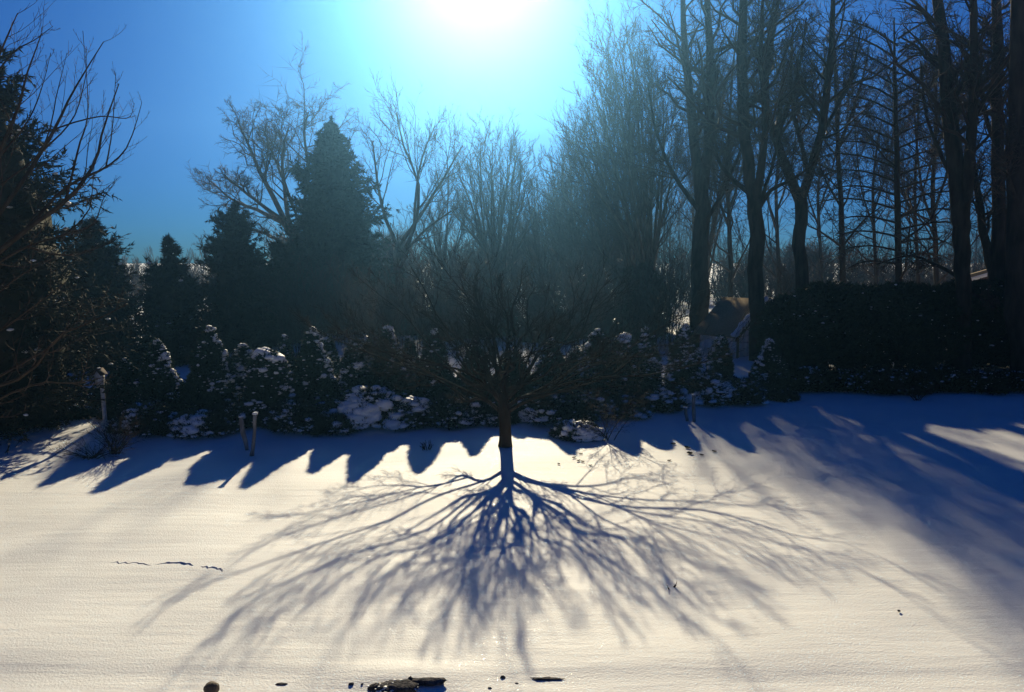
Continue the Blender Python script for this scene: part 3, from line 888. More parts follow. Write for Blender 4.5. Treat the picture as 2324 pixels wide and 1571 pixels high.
bare_tree('tall_bare_tree', 'heavy trunk with twin stems pressed close together, right of the level branched oak', 'tree', 26,
          [([(2186, 880), (2186, 700), (2184, 560), (2180, 470)], (36, 33, 36, 42), 0),
           ([(2176, 480), (2164, 350), (2155, 240), (2140, 120), (2122, -30), (2110, -150)], (34, 36, 32, 26, 20, 12), 1),
           ([(2186, 480), (2200, 370), (2212, 240), (2210, 100), (2204, -120)], (26, 24, 21, 17, 10), -0.8),
           ([(2172, 420), (2130, 340), (2100, 250), (2090, 140)], (10, 8, 6, 3), 2),
           ([(2195, 640), (2120, 600), (2060, 580), (1990, 600)], (9, 7, 5, 3), 1.5),
           ([(2190, 660), (2235, 680), (2262, 700)], (8, 6, 3), -1)], 75, LV_T, TR, M_BARKD, clean=True, t0=0.25, rmin=0.008)
bare_tree('tall_bare_tree', 'trunk with a slanting left leg forking just above the hedge', 'tree', 28,
          [([(2262, 915), (2260, 760), (2262, 640), (2266, 540), (2266, 420)], (46, 42, 40, 30, 28), 0),
           ([(2260, 630), (2238, 560), (2224, 480), (2212, 400), (2206, 330)], (24, 19, 16, 12, 6), 0.8),
           ([(2266, 430), (2262, 260), (2262, 120), (2256, -100)], (27, 25, 23, 14), -0.5),
           ([(2268, 440), (2290, 330), (2300, 200), (2325, 60)], (14, 12, 9, 4), 1),
           ([(2262, 330), (2236, 260), (2225, 160), (2232, 40)], (11, 9, 7, 4), 1.5)], 76, LV_T, TR, M_BARKD, clean=True, t0=0.3, rmin=0.008)
bare_tree('tall_bare_tree', 'massive black trunk at the right edge of the view', 'tree', 23.8,
          [([(2322, 960), (2314, 700), (2312, 500), (2316, 350), (2316, 150), (2312, -150)], (60, 50, 46, 42, 38, 30), 0),
           ([(2316, 560), (2350, 440), (2380, 300)], (20, 14, 8), 1),
           ([(2312, 470), (2290, 410), (2288, 330), (2275, 250)], (12, 9, 6, 3), -1),
           ([(2320, 330), (2345, 200), (2360, 60)], (16, 12, 8), 0)], 77, LV_T, TR, M_BARKD, clean=True, t0=0.3, rmin=0.008)
for k, (u, D, wd, vt, lab) in enumerate([(2122, 40, 13, 60, 'slim bare tree seen between the level branched oak and the twin stemmed trunk'),
                                        (1985, 46, 9, 260, 'slim bare tree between the thin pole tree and the level branched oak'),
                                        (1655, 44, 12, 40, 'slim bare tree between the double topped trunk and the thick trunk by the shed'),
                                        (1765, 50, 10, 240, 'slim bare tree between the thick trunk by the shed and the clean fork'),
                                        (2080, 44, 9, 150, 'faint slim tree right behind the right branches of the level branched oak'),
                                        (1860, 52, 9, 330, 'faint slim tree showing between the clean fork and the thin pole tree')]):
    r_ = np.random.default_rng(200 + k)
    bare_tree('tall_bare_tree', lab, 'tree', D,
              [([(u, 790), (u + 3, 620), (u - 4, 450), (u + 2, (450 + vt) / 2), (u + r_.normal() * 10, vt)], (wd, wd * .9, wd * .75, wd * .5, 2), 0),
               ([(u - 2, 480), (u + 30, 380), (u + 45, 260), (u + 40, 160)], (wd * .5, wd * .4, wd * .3, 2), 2),
               ([(u, 520), (u - 30, 430), (u - 42, 320), (u - 50, 200)], (wd * .5, wd * .4, wd * .3, 2), -2)], 210 + k,
              ((18, 0.38, 48, 0.25), (9, 0.45, 45, 0.15), (10, 0.55, 45, 0.05)), TR, M_BARKD, t0=0.2, rmin=0.011)

# far-off wood that closes the horizon
def far_woods():
    rng = np.random.default_rng(300)
    n = 420
    x = rng.random(n) * 190 - 60; y = 78 + rng.random(n) * 45
    H = (6.5 + 4.5 * rng.random(n) + 2.5 * np.sin(x * 0.12)) * np.where(x / y < -0.26, 0.38, np.where(x / y > 0.26, 0.8, 1.0))
    K = 5
    s = np.linspace(0, 1, K)
    P = np.stack([x[:, None] + rng.normal(size=(n, K)) * 0.12, y[:, None] + 0 * s, H[:, None] * s[None]], -1)
    R = (0.10 * (1 - 0.85 * s))[None] * (0.6 + 0.8 * rng.random(n))[:, None]
    bag = Bag(); bag.add(*tube(P, R, 3))
    A, B = kids(P, R, 12, rng, 0.25, 1, 0.34, 28, 0.2, 3, 0.55, 0.04, rmin=0.02)
    bag.add(*tube(A, B, 3))
    A, B = kids(A, B, 8, rng, 0.2, 1, 0.5, 32, 0.1, 2, 0.6, 0.05, rmin=0.02)
    bag.add(*spike(A, B))
    o = bag.build('far_woods', M_TWIG)
    tag(o, 'far off bare wood closing the horizon behind the garden', kind='stuff')


far_woods()


def far_brush():
    rng = np.random.default_rng(305)
    n = 800
    y = 56 + rng.random(n) * 30
    x = (rng.random(n) * 1.7 - 0.85) * y
    H = (3.4 + 2.6 * rng.random(n)) * (1 + 0.2 * np.sin(x * 0.3)) * np.where(x / y < -0.30, 0.55, np.where(x / y > 0.24, 0.72, 1.0))
    K = 4; s = np.linspace(0, 1, K)
    P = np.stack([x[:, None] + rng.normal(size=(n, K)) * 0.15, y[:, None] + 0 * s, H[:, None] * s[None]], -1)
    R = (0.07 * (1 - 0.8 * s))[None] * np.ones((n, 1))
    bag = Bag(); bag.add(*tube(P, R, 3))
    A, B = kids(P, R, 15, rng, 0.02, 1, 0.6, 38, 0.2, 2, 0.7, 0.05, rmin=0.04)
    bag.add(*spike(A, B))
    A, B = kids(A, B, 7, rng, 0.1, 1, 0.6, 38, 0.1, 2, 0.8, 0.06, rmin=0.03)
    bag.add(*spike(A, B))
    tag(bag.build('far_brush', M_TWIG), 'dense bare brush far behind the garden, below the far off wood', kind='stuff')


far_brush()

# brushwood thicket behind the shrub bed
def thicket():
    rng = np.random.default_rng(301)
    n = 260
    u = 640 + rng.random(n) * 1150
    D = 30 + rng.random(n) * 10
    ok = (u < 1540) | (u > 1760); u, D = u[ok], D[ok]; n = len(u)
    x = (u - 1162) / FPX * D
    H = (2.2 + 1.6 * rng.random(n))
    K = 5; s = np.linspace(0, 1, K)
    lean = rng.normal(size=(n, 2)) * 0.5
    P = np.stack([x[:, None] + lean[:, :1] * s ** 1.5, D[:, None] + lean[:, 1:] * s ** 1.5, H[:, None] * s[None]], -1)
    R = (0.03 * (1 - 0.8 * s))[None] * np.ones((n, 1))
    bag = Bag(); bag.add(*tube(P, R, 3))
    A, B = kids(P, R, 12, rng, 0.1, 1, 0.5, 35, 0.2, 3, 0.55, 0.06, rmin=0.009)
    bag.add(*tube(A, B, 3))
    A, B = kids(A, B, 10, rng, 0.2, 1, 0.5, 38, 0.1, 2, 0.6, 0.06, rmin=0.008)
    bag.add(*spike(A, B))
    tag(bag.build('brushwood_thicket', M_TWIG), 'tangle of brown brushwood behind the snowy shrubs', kind='stuff')


thicket()

# ================================================================== THE SHED AND THE HOUSE
def shed():
    D = 30.0
    c = at(1670, 820, D)
    g0 = float(gz(c[0], D)); rz = math.radians(33)
    ex = np.array((math.cos(rz), math.sin(rz), 0)); ey = np.array((-math.sin(rz), math.cos(rz), 0))
    root = empty('garden_shed', (c[0], D, g0), 'small pale garden shed with a snow edged gable, half hidden behind a tree trunk', 'shed')
    ze = at(1668, 752, D)[2]; Wd, Ln = 2.9, 1.9
    zr = ze + 1.15
    def pt(a, b, z): return np.array((c[0], D, 0)) + ex * a + ey * b + np.array((0, 0, z))
    # wall boards: each face is boarded upright
    nb = 14
    for k in range(nb):                       # gable end, facing the lawn
        a0, a1 = Wd * k / nb, Wd * (k + 1) / nb - 0.012
        def top(a): return ze + (zr - ze) * (1 - abs(a - Wd / 2) / (Wd / 2)) - 0.03
        V = np.array([pt(a0, 0, g0), pt(a1, 0, g0), pt(a1, 0, top(a1)), pt(a0, 0, top(a0)), pt(a0, .03, g0), pt(a1, .03, g0), pt(a1, .03, top(a1)), pt(a0, .03, top(a0))])
        mesh_obj('wall_board', V, [np.array([(0, 1, 2, 3), (5, 4, 7, 6), (1, 5, 6, 2), (4, 0, 3, 7), (3, 2, 6, 7), (0, 4, 5, 1)])], M_WALL, root)
    bag = Bag()
    for k in range(9):
        b0, b1 = 0.04 + (Ln - .04) * k / 9, 0.04 + (Ln - .04) * (k + 1) / 9 - 0.012
        V = np.array([pt(0, b0, g0), pt(0, b1, g0), pt(0, b1, ze), pt(0, b0, ze), pt(.03, b0, g0), pt(.03, b1, g0), pt(.03, b1, ze), pt(.03, b0, ze)])
        mesh_obj('wall_board', V, [np.array([(0, 3, 2, 1), (5, 6, 7, 4), (1, 2, 6, 5), (4, 7, 3, 0), (3, 7, 6, 2), (0, 1, 5, 4)])], M_WALL, root)
    def slab(name, pts, th, m):
        P = np.array(pts); n = np.cross(P[1] - P[0], P[3] - P[0]); n /= np.linalg.norm(n)
        if n[2] < 0: n = -n
        V = np.vstack([P, P + n * th])
        return mesh_obj(name, V, [np.array([(0, 3, 2, 1), (4, 5, 6, 7), (0, 1, 5, 4), (1, 2, 6, 5), (2, 3, 7, 6), (3, 0, 4, 7)])], m, root)
    ov = 0.18; k_ = (zr - ze) / (Wd / 2)
    slab('wall', [pt(.06, .1, g0), pt(Wd - .06, .1, g0), pt(Wd - .06, .1, ze), pt(.06, .1, ze)], 0.04, M_WALL)
    slab('roof', [pt(-.3, -ov, ze - .3 * k_), pt(Wd / 2, -ov, zr), pt(Wd / 2, Ln + .1, zr), pt(-.3, Ln + .1, ze - .3 * k_)], 0.06, M_ROOF)
    slab('roof', [pt(Wd / 2, -ov, zr), pt(Wd + .3, -ov, ze - .3 * k_), pt(Wd + .3, Ln + .1, ze - .3 * k_), pt(Wd / 2, Ln + .1, zr)], 0.06, M_ROOF)
    slab('corner_trim', [pt(-.02, -.03, g0), pt(.09, -.03, g0), pt(.09, -.03, ze - .05), pt(-.02, -.03, ze - .05)], 0.02, M_TRIM)
    slab('rake_board', [pt(-.3, -ov - .03, ze - .3 * k_ - .14), pt(Wd / 2, -ov - .03, zr - .14), pt(Wd / 2, -ov - .03, zr), pt(-.3, -ov - .03, ze - .3 * k_)], 0.03, M_TRIM)
    # strip of snow left along the gable edge of the roof
    sb = Bag(); r = np.random.default_rng(4); t = np.linspace(0.02, 1, 46)
    C = np.array([pt(-.30 + (Wd / 2 + .25) * a, -ov + .03, ze - .3 * k_ + k_ * (Wd / 2 + .25) * a + .10) for a in t])
    sb.add(*lumps(C, np.full(len(C), 0.11) * (0.85 + 0.3 * r.random(len(C))), r, 0.95, ICO2))
    sb.build('snow_strip', M_SNOW, root, True)


shed()


def house():
    D = 46.0
    p = at(2150, 650, D); g0 = 0.3
    root = empty('brick_house', (p[0] + 6, D + 3, g0), 'brown brick house whose low roof slope shows over the hedge between the right hand trunks', 'house')
    x0 = at(2150, 650, D)[0]; z0 = at(2150, 643, D)[2]; x1 = at(2380, 578, D)[0]; z1 = at(2380, 578, D)[2]
    def prism(name, pts, m, th=(0, 8.0, 0)):
        th = (th[1] * 0.62, th[1], 0)
        P = np.array(pts); V = np.vstack([P, P + np.array(th)]); n = len(P)
        F4 = [(i, (i + 1) % n, (i + 1) % n + n, i + n) for i in range(n)]
        caps = [np.array([list(range(n))[::-1]]), np.array([[i + n for i in range(n)]])]
        return mesh_obj(name, V, [np.array(F4)] + caps, m, root)
    xm = x1; xe = 2 * x1 - x0
    prism('wall', [(x0 + .6, D, g0), (xe - .6, D, g0), (xe - .6, D, z0), (xm, D, z1 - .3), (x0 + .6, D, z0)], M_BRICK)
    prism('roof', [(x0, D - .5, z0), (xm, D - .5, z1), (xm, D - .5, z1 + .22), (x0, D - .5, z0 + .22)], M_ROOF, (0, 9, 0))
    prism('roof', [(xm, D - .5, z1), (xe, D - .5, z0), (xe, D - .5, z0 + .22), (xm, D - .5, z1 + .22)], M_ROOF, (0, 9, 0))
    prism('fascia', [(x0, D - .56, z0 - .16), (xm, D - .56, z1 - .16), (xm, D - .56, z1 + .06), (x0, D - .56, z0 + .06)], M_WALL, (0, .05, 0))
    for k in range(2):
        wx = x0 + 2.2 + 3.4 * k
        b = Bag(); b.box((wx, D - .03, g0 + 1.6), (1.3, .08, 1.2)); fr = b.build('window', M_WALL, root)
        b = Bag(); b.box((wx, D - .075, g0 + 1.6), (1.1, .02, 1.0))
        q = b.build('pane', M_GLASS, None); q.data.transform(__import__('mathutils').Matrix.Translation(-root.location)); q.parent = fr


house()

# ================================================================== THE SHRUB BED
GC = 'cone shaped dwarf conifers in the bed'
def cone(label, u, vt, D, hw, seed, vb=930, snow=70, sb=0.0, shape='cone', ss=(0.03, 0.09), grp=GC, top=0, topsize=.12, n=9000, stems=None, mat_=None, name='cone_shrub', edge=None, zlow=0.03):
    h = vb - vt
    hw *= .88
    top, topsize = (top, topsize) if top else (9, .075)
    if shape == 'cone':
        pr = [(vt, 2), (vt + h * .12, hw * .22), (vt + h * .35, hw * .52), (vt + h * .7, hw * .88), (vb, hw)]
    elif shape == 'dome':
        pr = [(vt, 3), (vt + h * .06, hw * .5), (vt + h * .18, hw * .8), (vt + h * .5, hw), (vb, hw)]
    else:  # bullet
        pr = [(vt, 2), (vt + h * .10, hw * .38), (vt + h * .28, hw * .70), (vt + h * .6, hw * .93), (vb, hw)]
    return shrub(name, label, 'shrub', u, vt, D, pr, seed, mat_ or M_CONE, n=n, snow=snow, ssize=ss, group=grp, sbias=sb, top_snow=top, topsize=topsize, stems=stems, zlow=zlow, edge=edge if edge is not None else (sb if abs(sb) >= .8 else 0))


cone('wide dark conifer filling the gap behind the birdhouse post', 282, 815, 20.65, 72, 100, snow=30)
cone('dwarf spruce cone nearest the birdhouse, snow down its right edge', 356, 771, 18.95, 62, 101, snow=90, sb=1.0)
cone('tall pointed dwarf spruce, second from the birdhouse, snow down its right side', 474, 741, 19.35, 70, 102, snow=80, sb=1.3)
cone('thin snow crusted conifer tip behind the pale stems', 552, 783, 20.15, 38, 103, snow=150, ss=(.05, .12), shape='bullet')
cone('dome headed conifer wearing a smooth snow cap, behind two pale stakes', 606, 795, 18.7, 54, 104, shape='dome', snow=90, top=16, topsize=.20, ss=(.05, .12))
cone('slim conifer with snowy tufts squeezed behind the snow dome', 646, 762, 20.65, 36, 105, snow=110, ss=(.04, .11))
cone('tall dark dwarf spruce cone right of the snow dome, snow line on its right side', 708, 744, 19.55, 66, 106, snow=80, sb=1.4)
cone('small round topped snowy conifer tucked behind the tall dark cone', 742, 766, 20.75, 32, 107, snow=140, ss=(.05, .11), shape='bullet')
cone('stout dwarf spruce frosted with snow on both sides, above the big snow cushion', 800, 772, 19.75, 50, 108, snow=170, ss=(.04, .11))
cone('narrow snow laden conifer between the frosted one and the tall dark one', 830, 766, 20.95, 32, 109, snow=150, ss=(.05, .12), shape='bullet')
cone('tall dark dwarf spruce with snow beads on its right edge, right of the frosted pair', 880, 739, 19.95, 60, 110, snow=80, sb=1.2)
cone('small snow spotted conifer behind the beaded tall one', 930, 764, 21.35, 36, 111, snow=110, ss=(.04, .1))
cone('dark conifer with hardly any snow left of the spreading tree', 985, 748, 20.15, 58, 112, snow=40)
cone('dark conifer half behind the crown of the spreading tree', 1078, 775, 20.55, 58, 113, snow=40)
cone('dark conifer exactly behind the trunk of the spreading tree', 1166, 792, 21.3, 56, 121, snow=40)
cone('dark conifer left of the thin white lined rounded one', 1305, 792, 21.6, 44, 122, snow=50)
cone('slender conifer right of the spreading trunk with a snow patch at its left foot', 1252, 768, 20.65, 56, 114, snow=60, sb=-1.2)
cone('rounded conifer edged with a thin white snow line on its left', 1357, 748, 21.15, 46, 115, snow=110, sb=-1.4, shape='bullet')
cone('low round conifer capped with smooth snow in the middle of the three', 1418, 760, 21.35, 36, 116, shape='dome', snow=90, top=10, topsize=.14)
cone('rounded snow covered conifer, right one of the three', 1465, 742, 21.75, 40, 117, snow=170, ss=(.05, .12), shape='bullet')
cone('tall snow crusted conifer rising behind two pale stakes, left of the shed', 1556, 737, 21.9, 44, 118, snow=190, ss=(.05, .12), shape='bullet', sb=-0.5)
cone('dark rounded conifer standing in front of the shed wall', 1636, 762, 22.55, 32, 119, snow=70, shape='bullet', sb=-.8)
cone('snow edged conifer at the near end of the tall hedge', 1748, 770, 22.75, 58, 120, snow=70, sb=-1.4)

def stake(label, pts, D0, wpx, seed, rough_top=True):
    rng = np.random.default_rng(seed)
    W = np.array([at(u, v, D0) for u, v in pts])
    W[-1, 2] = float(gz(W[-1, 0], D0)) - .06
    q = resample(W, 8); q[1:-1] += rng.normal(size=(6, 3)) * .004
    r = wpx / FPX * D0 / 2 * (1 + .12 * rng.normal(size=8)); r[0] *= .9
    root = empty('wooden_stake', (q[-1, 0], D0, q[-1, 2] + .06), label, 'stake', 'thin pale stakes stuck in the snow before the bed')
    V, F = tube(q[None], r[None], 8)
    cap = np.arange(8)[::-1]
    mesh_obj('shaft', V, [F, cap[None]], M_PALE, root, True)
    V, F = lumps(q[:1] + (0, 0, .012), np.array([r[0] * 1.15]), rng, .6)
    mesh_obj('snow', V, F, M_SNOW, root, True)


stake('left one of the two bent pale stakes before the snow dome conifer', [(547, 947), (550, 975), (556, 1000), (562, 1036)], 16.4, 10, 900)
stake('straighter pale stake, right one before the snow dome conifer', [(579, 940), (577, 980), (574, 1020), (571, 1052)], 15.9, 9, 901)
stake('short thin stake, left one of the pair left of the shed', [(1556, 926), (1557, 940), (1561, 966)], 19.3, 7, 902)
stake('taller thin stake, right one of the pair left of the shed', [(1574, 897), (1574, 925), (1575, 968)], 19.2, 8, 903)

GL = 'low spreading junipers under a load of snow'
lowsh = [ # u, vtop, D, halfwidth, label, snow, size
    (180, 930, 18.6, 80, 'dark low evergreen under the big spruce boughs behind the birdhouse post', 25, (.03, .07)),
    (262, 925, 18.6, 66, 'dark low evergreen just right of the birdhouse post', 40, (.03, .07)),
    (330, 905, 17.6, 70, 'leftmost of the snow topped low junipers, just right of the birdhouse', 110, (.05, .14)),
    (452, 925, 17.6, 76, 'low juniper with a broad snow patch below the second cone', 150, (.06, .18)),
    (528, 905, 18.2, 50, 'small juniper left of the pale stems', 60, (.05, .13)),
    (662, 900, 18.2, 66, 'low juniper right of the pale stems with small snow tufts', 90, (.05, .12)),
    (752, 935, 18.0, 62, 'low dark juniper left of the big snow cushion, snow only in spots', 70, (.05, .12)),
    (838, 868, 18.9, 88, 'largest low juniper buried under one big snow cushion', 330, (.08, .24)),
    (932, 895, 18.9, 76, 'broad juniper with a slanting blanket of snow, right of the big cushion', 260, (.08, .22)),
    (1030, 885, 19.0, 70, 'low juniper left of the spreading trunk, thinly snowed', 110, (.05, .14)),
    (1115, 905, 19.1, 60, 'dark low juniper right behind the spreading trunk', 50, (.05, .11)),
    (1228, 880, 19.3, 74, 'low juniper right of the spreading trunk with a grey snow shoulder', 120, (.06, .16)),
    (1325, 880, 19.6, 74, 'low juniper behind the snow capped mound', 110, (.06, .16)),
    (1425, 890, 20.0, 68, 'low dark juniper right of the snow capped mound', 70, (.05, .13)),
    (1500, 865, 20.6, 50, 'low juniper left of the right hand pale stems with a snow slab', 90, (.06, .18)),
    (1600, 830, 21.6, 62, 'round snow puffed juniper in front of the shed', 200, (.08, .2)),
    (1680, 850, 21.8, 70, 'snow speckled juniper between the shed and the tall hedge', 120, (.06, .15)),
    (1772, 880, 22.0, 70, 'low dark shrub at the foot of the hedge end', 50, (.05, .1)),
]
for k, (u, v, D, hw, lab, sn, ss) in enumerate(lowsh):
    v += 14
    gv = 590 + 7156 / D
    pr = [(v, hw * .25), (v + 14, hw * .6), (v + 34, hw * .9), (v + 65, hw * 1.05), (gv, hw * .95)]
    shrub('low_shrub', lab, 'shrub', u, v, D, pr, 150 + k, M_JUN, n=9000, leaf=(0.14, 0.035), snow=sn, ssize=ss, group=GL, lump=0.26, depth=0.9)

# snow capped mound shrub out on the lawn
shrub('mound_shrub', 'low flat evergreen mound capped with snow, out on the lawn right of the spreading trunk', 'shrub', 1308, 960, 17.5,
      [(960, 16), (968, 42), (982, 58), (1003, 58)], 180, M_JUN, n=5000, leaf=(.12, .03), snow=120, ssize=(.07, .15), sbias=0, lump=.15, depth=.8, top_snow=40, topsize=.13)

# tall clipped hedge on the right: separate arborvitae
GH = 'dark evergreens forming the tall hedge'
hd = [(1800, 668, 25.6, 66, 'hedge evergreen nearest the shed, first of the dark wall'),
      (1880, 650, 26.4, 66, 'hedge evergreen under the clean wide fork'),
      (1962, 640, 26.6, 66, 'hedge evergreen below the thin pole tree'),
      (2045, 648, 26.4, 66, 'hedge evergreen below the level branched oak'),
      (2122, 640, 26.6, 64, 'hedge evergreen left of the twin stemmed trunk'),
      (2200, 640, 26.8, 66, 'hedge evergreen behind the twin stemmed trunk'),
      (2290, 634, 26.6, 70, 'hedge evergreen in the gap before the right edge trunk'),
      (2385, 620, 26.6, 80, 'last hedge evergreen, cut by the right edge of the view')]
for k, (u, v, D, hw, lab) in enumerate(hd):
    v += (4, -8, 9, -4, 8, -3, 3, -6)[k]
    shrub('hedge_evergreen', lab, 'shrub', u, v, D, [(v, hw * .35), (v + 16, hw * .75), (v + 50, hw), (v + 150, hw * 1.08), (868, hw * .95)], 190 + k, M_HEDGE, zlow=.10, corez=(0, .4, 1.9, .8, 2.2, .6, 2.0, 1.2)[k],
          n=13000, leaf=(0.17, 0.05), snow=26, ssize=(.03, .07), group=GH, lump=0.22, depth=0.9, dtrunk=k >= 1)
hl = [(1838, 836, 23.2, 52, 'low bush at the hedge foot nearest the shed'), (1918, 842, 23.2, 50, 'low bush at the hedge foot below the clean wide fork'),
      (1990, 838, 23.0, 54, 'low bush with snowy sprigs at the hedge foot below the pole tree'), (2068, 842, 23.0, 52, 'low bush with a snow patch at the hedge foot below the oak'),
      (2140, 836, 23.2, 52, 'low bush at the foot of the twin stemmed trunk'), (2222, 842, 23.0, 54, 'low bush between the twin stemmed trunk and the slanting leg'),
      (2300, 846, 23.2, 56, 'low bush right before the right edge trunk')]
for k, (u, v, D, hw, lab) in enumerate(hl):
    shrub('low_shrub', lab, 'shrub', u, v, D, [(v, hw * .3), (v + 10, hw * .8), (v + 30, hw), (900, hw)], 220 + k, M_HEDGE, n=4500, leaf=(.13, .035), snow=(30 if k % 2 else 12), ssize=(.03, .07), group='low bushes at the foot of the hedge', lump=.25)

# ================================================================== LEFT TREE IN FRONT OF THE BIG SPRUCE
def side_tree():
    D = 12.0
    L = [([(-330, 1190), (-300, 980), (-260, 860), (-215, 760)], (70, 62, 56, 48), 0)]
    def limb(pts, w0, o0=0, o1=0):
        n = len(pts); L.append((pts, tuple(w0 * .8 * (1 - .86 * j / (n - 1)) for j in range(n)), o0, o1))
    # rising limbs whose ends whip up against the sky
    limb([(-215, 770), (-80, 640), (60, 520), (150, 455), (215, 370), (232, 300), (270, 190)], 20, 0, .5)
    limb([(60, 520), (150, 425), (240, 380), (290, 330), (322, 232)], 10, .2, 1.2)
    limb([(150, 452), (180, 330), (200, 250), (188, 70)], 7, .4, 0)
    limb([(-215, 770), (-60, 560), (60, 400), (130, 280), (170, 200), (235, 95)], 16, 0, 1.5)
    limb([(100, 340), (165, 270), (195, 170), (195, 110)], 5, .8, 1.2)
    limb([(240, 382), (255, 290), (263, 165)], 5, .8, .4)
    limb([(-240, 800), (-120, 560), (-20, 380), (40, 250), (60, 170), (95, 75)], 16, 0, -1)
    limb([(-240, 800), (-150, 500), (-60, 260), (0, 120), (40, 30)], 16, 0, -1.5)
    limb([(-20, 380), (60, 280), (95, 200), (115, 120)], 6, -.5, 0)
    limb([(0, 420), (95, 340), (130, 210), (152, 120)], 6, .2, .8)
    limb([(-60, 260), (20, 130), (80, 90), (120, 60)], 6, -1, 0)
    limb([(-200, 800), (-60, 640), (60, 560), (140, 535), (200, 480), (212, 400)], 11, 0, 1)
    limb([(140, 535), (210, 510), (235, 450), (262, 412)], 5, .7, 1.2)
    limb([(60, 560), (150, 580), (230, 560), (292, 530)], 6, .5, 1.4)
    limb([(100, 300), (220, 265), (290, 268), (305, 235)], 5, .8, 1.5)
    # low limbs sweeping in front of the dark spruce
    limb([(-230, 930), (-80, 900), (60, 850), (130, 765), (200, 735), (290, 690)], 13, -.5, -1.5)
    limb([(-230, 900), (-60, 880), (40, 830), (110, 790), (150, 755), (200, 700)], 10, -.5, -.2)
    limb([(-250, 880), (-100, 800), (0, 750), (70, 700), (150, 640)], 11, -.4, -1)
    limb([(-250, 960), (-100, 960), (0, 905), (90, 870), (160, 870), (245, 855)], 10, -.5, -2)
    limb([(-250, 840), (-100, 760), (0, 660), (90, 600), (150, 580)], 10, -.4, -.6)
    bare_tree('fruit_tree', 'bare tree at the left edge with long upswept whips in front of the huge spruce', 'tree', D, L, 400,
              ((9, 0.20, 38, 0.35), (4, 0.30, 40, 0.2)), None, M_BARKD, M_TWIG, t0=0.25, rmin=0.004, K=12, rr=0.35, wob=0.03, sides=7)


side_tree()

# bare twiggy bush at the foot of the big spruce, small thorny sapling by the mound
def bush(name, label, u, v, D_off, n, H, spread, seed, m=M_TWIG, lv=((7, .5, 35, .1), (4, .5, 35, 0))):
    rng = np.random.default_rng(seed)
    b = ground_at(u, v)
    root = empty(name, b, label, 'bush')
    K = 6; s = np.linspace(0, 1, K)
    az = np.arange(n) * 2.4 + rng.random(n); sp = spread * (0.3 + 0.8 * rng.random(n)); hh = H * (0.5 + 0.6 * rng.random(n))
    P = np.stack([b[0] + rng.normal(size=(n, 1)) * .05 + (np.cos(az) * sp)[:, None] * s, b[1] + rng.normal(size=(n, 1)) * .05 + (np.sin(az) * sp * .6)[:, None] * s, b[2] - .03 + hh[:, None] * (s ** .8)[None]], -1)
    R = (0.011 * (1 - .8 * s))[None] * np.ones((n, 1))
    bag = Bag(); bag.add(*tube(P, R, 4)); bag.build('stems', m, root)
    bag = Bag(); A, B = P, R
    for l in lv:
        A, B = kids(A, B, l[0], rng, .2, 1, l[1], l[2], l[3], 4, .55, .06, rmin=.003)
        bag.add(*tube(A, B, 3))
    bag.build('twigs', m, root)['kind'] = 'stuff'
    return root


bush('bare_bush', 'spindly leafless bush poking out of the snow left of the first shrub shadow', 205, 1040, 0, 16, .32, .75, 410)
bush('bare_bush', 'leafless brown bush below the birdhouse at the edge of the spruce boughs', 262, 1030, 0, 22, .75, .7, 411)
bush('bare_bush', 'thin stemmed leafless sapling right of the snow capped mound, its shadow scribbled on the snow', 1382, 1000, 0, 6, 1.0, .9, 412, lv=((10, .55, 40, .1), (6, .5, 40, 0), (3, .5, 35, 0)))
bush('dry_plant', 'few dry stalks in the shrub shadow left of the spreading trunk', 968, 1022, 0, 9, .2, .12, 413, M_STALK_HOLE)
bush('dry_plant', 'tiny dry curled stalk alone on the snow right of centre', 1527, 1338, 0, 3, .10, .06, 414, M_STALK_HOLE, lv=((2, .5, 35, 0),))
bush('bare_bush', 'leafless twigs at the foot of the hedge below the oak', 2080, 908, 0, 18, .5, .7, 415)

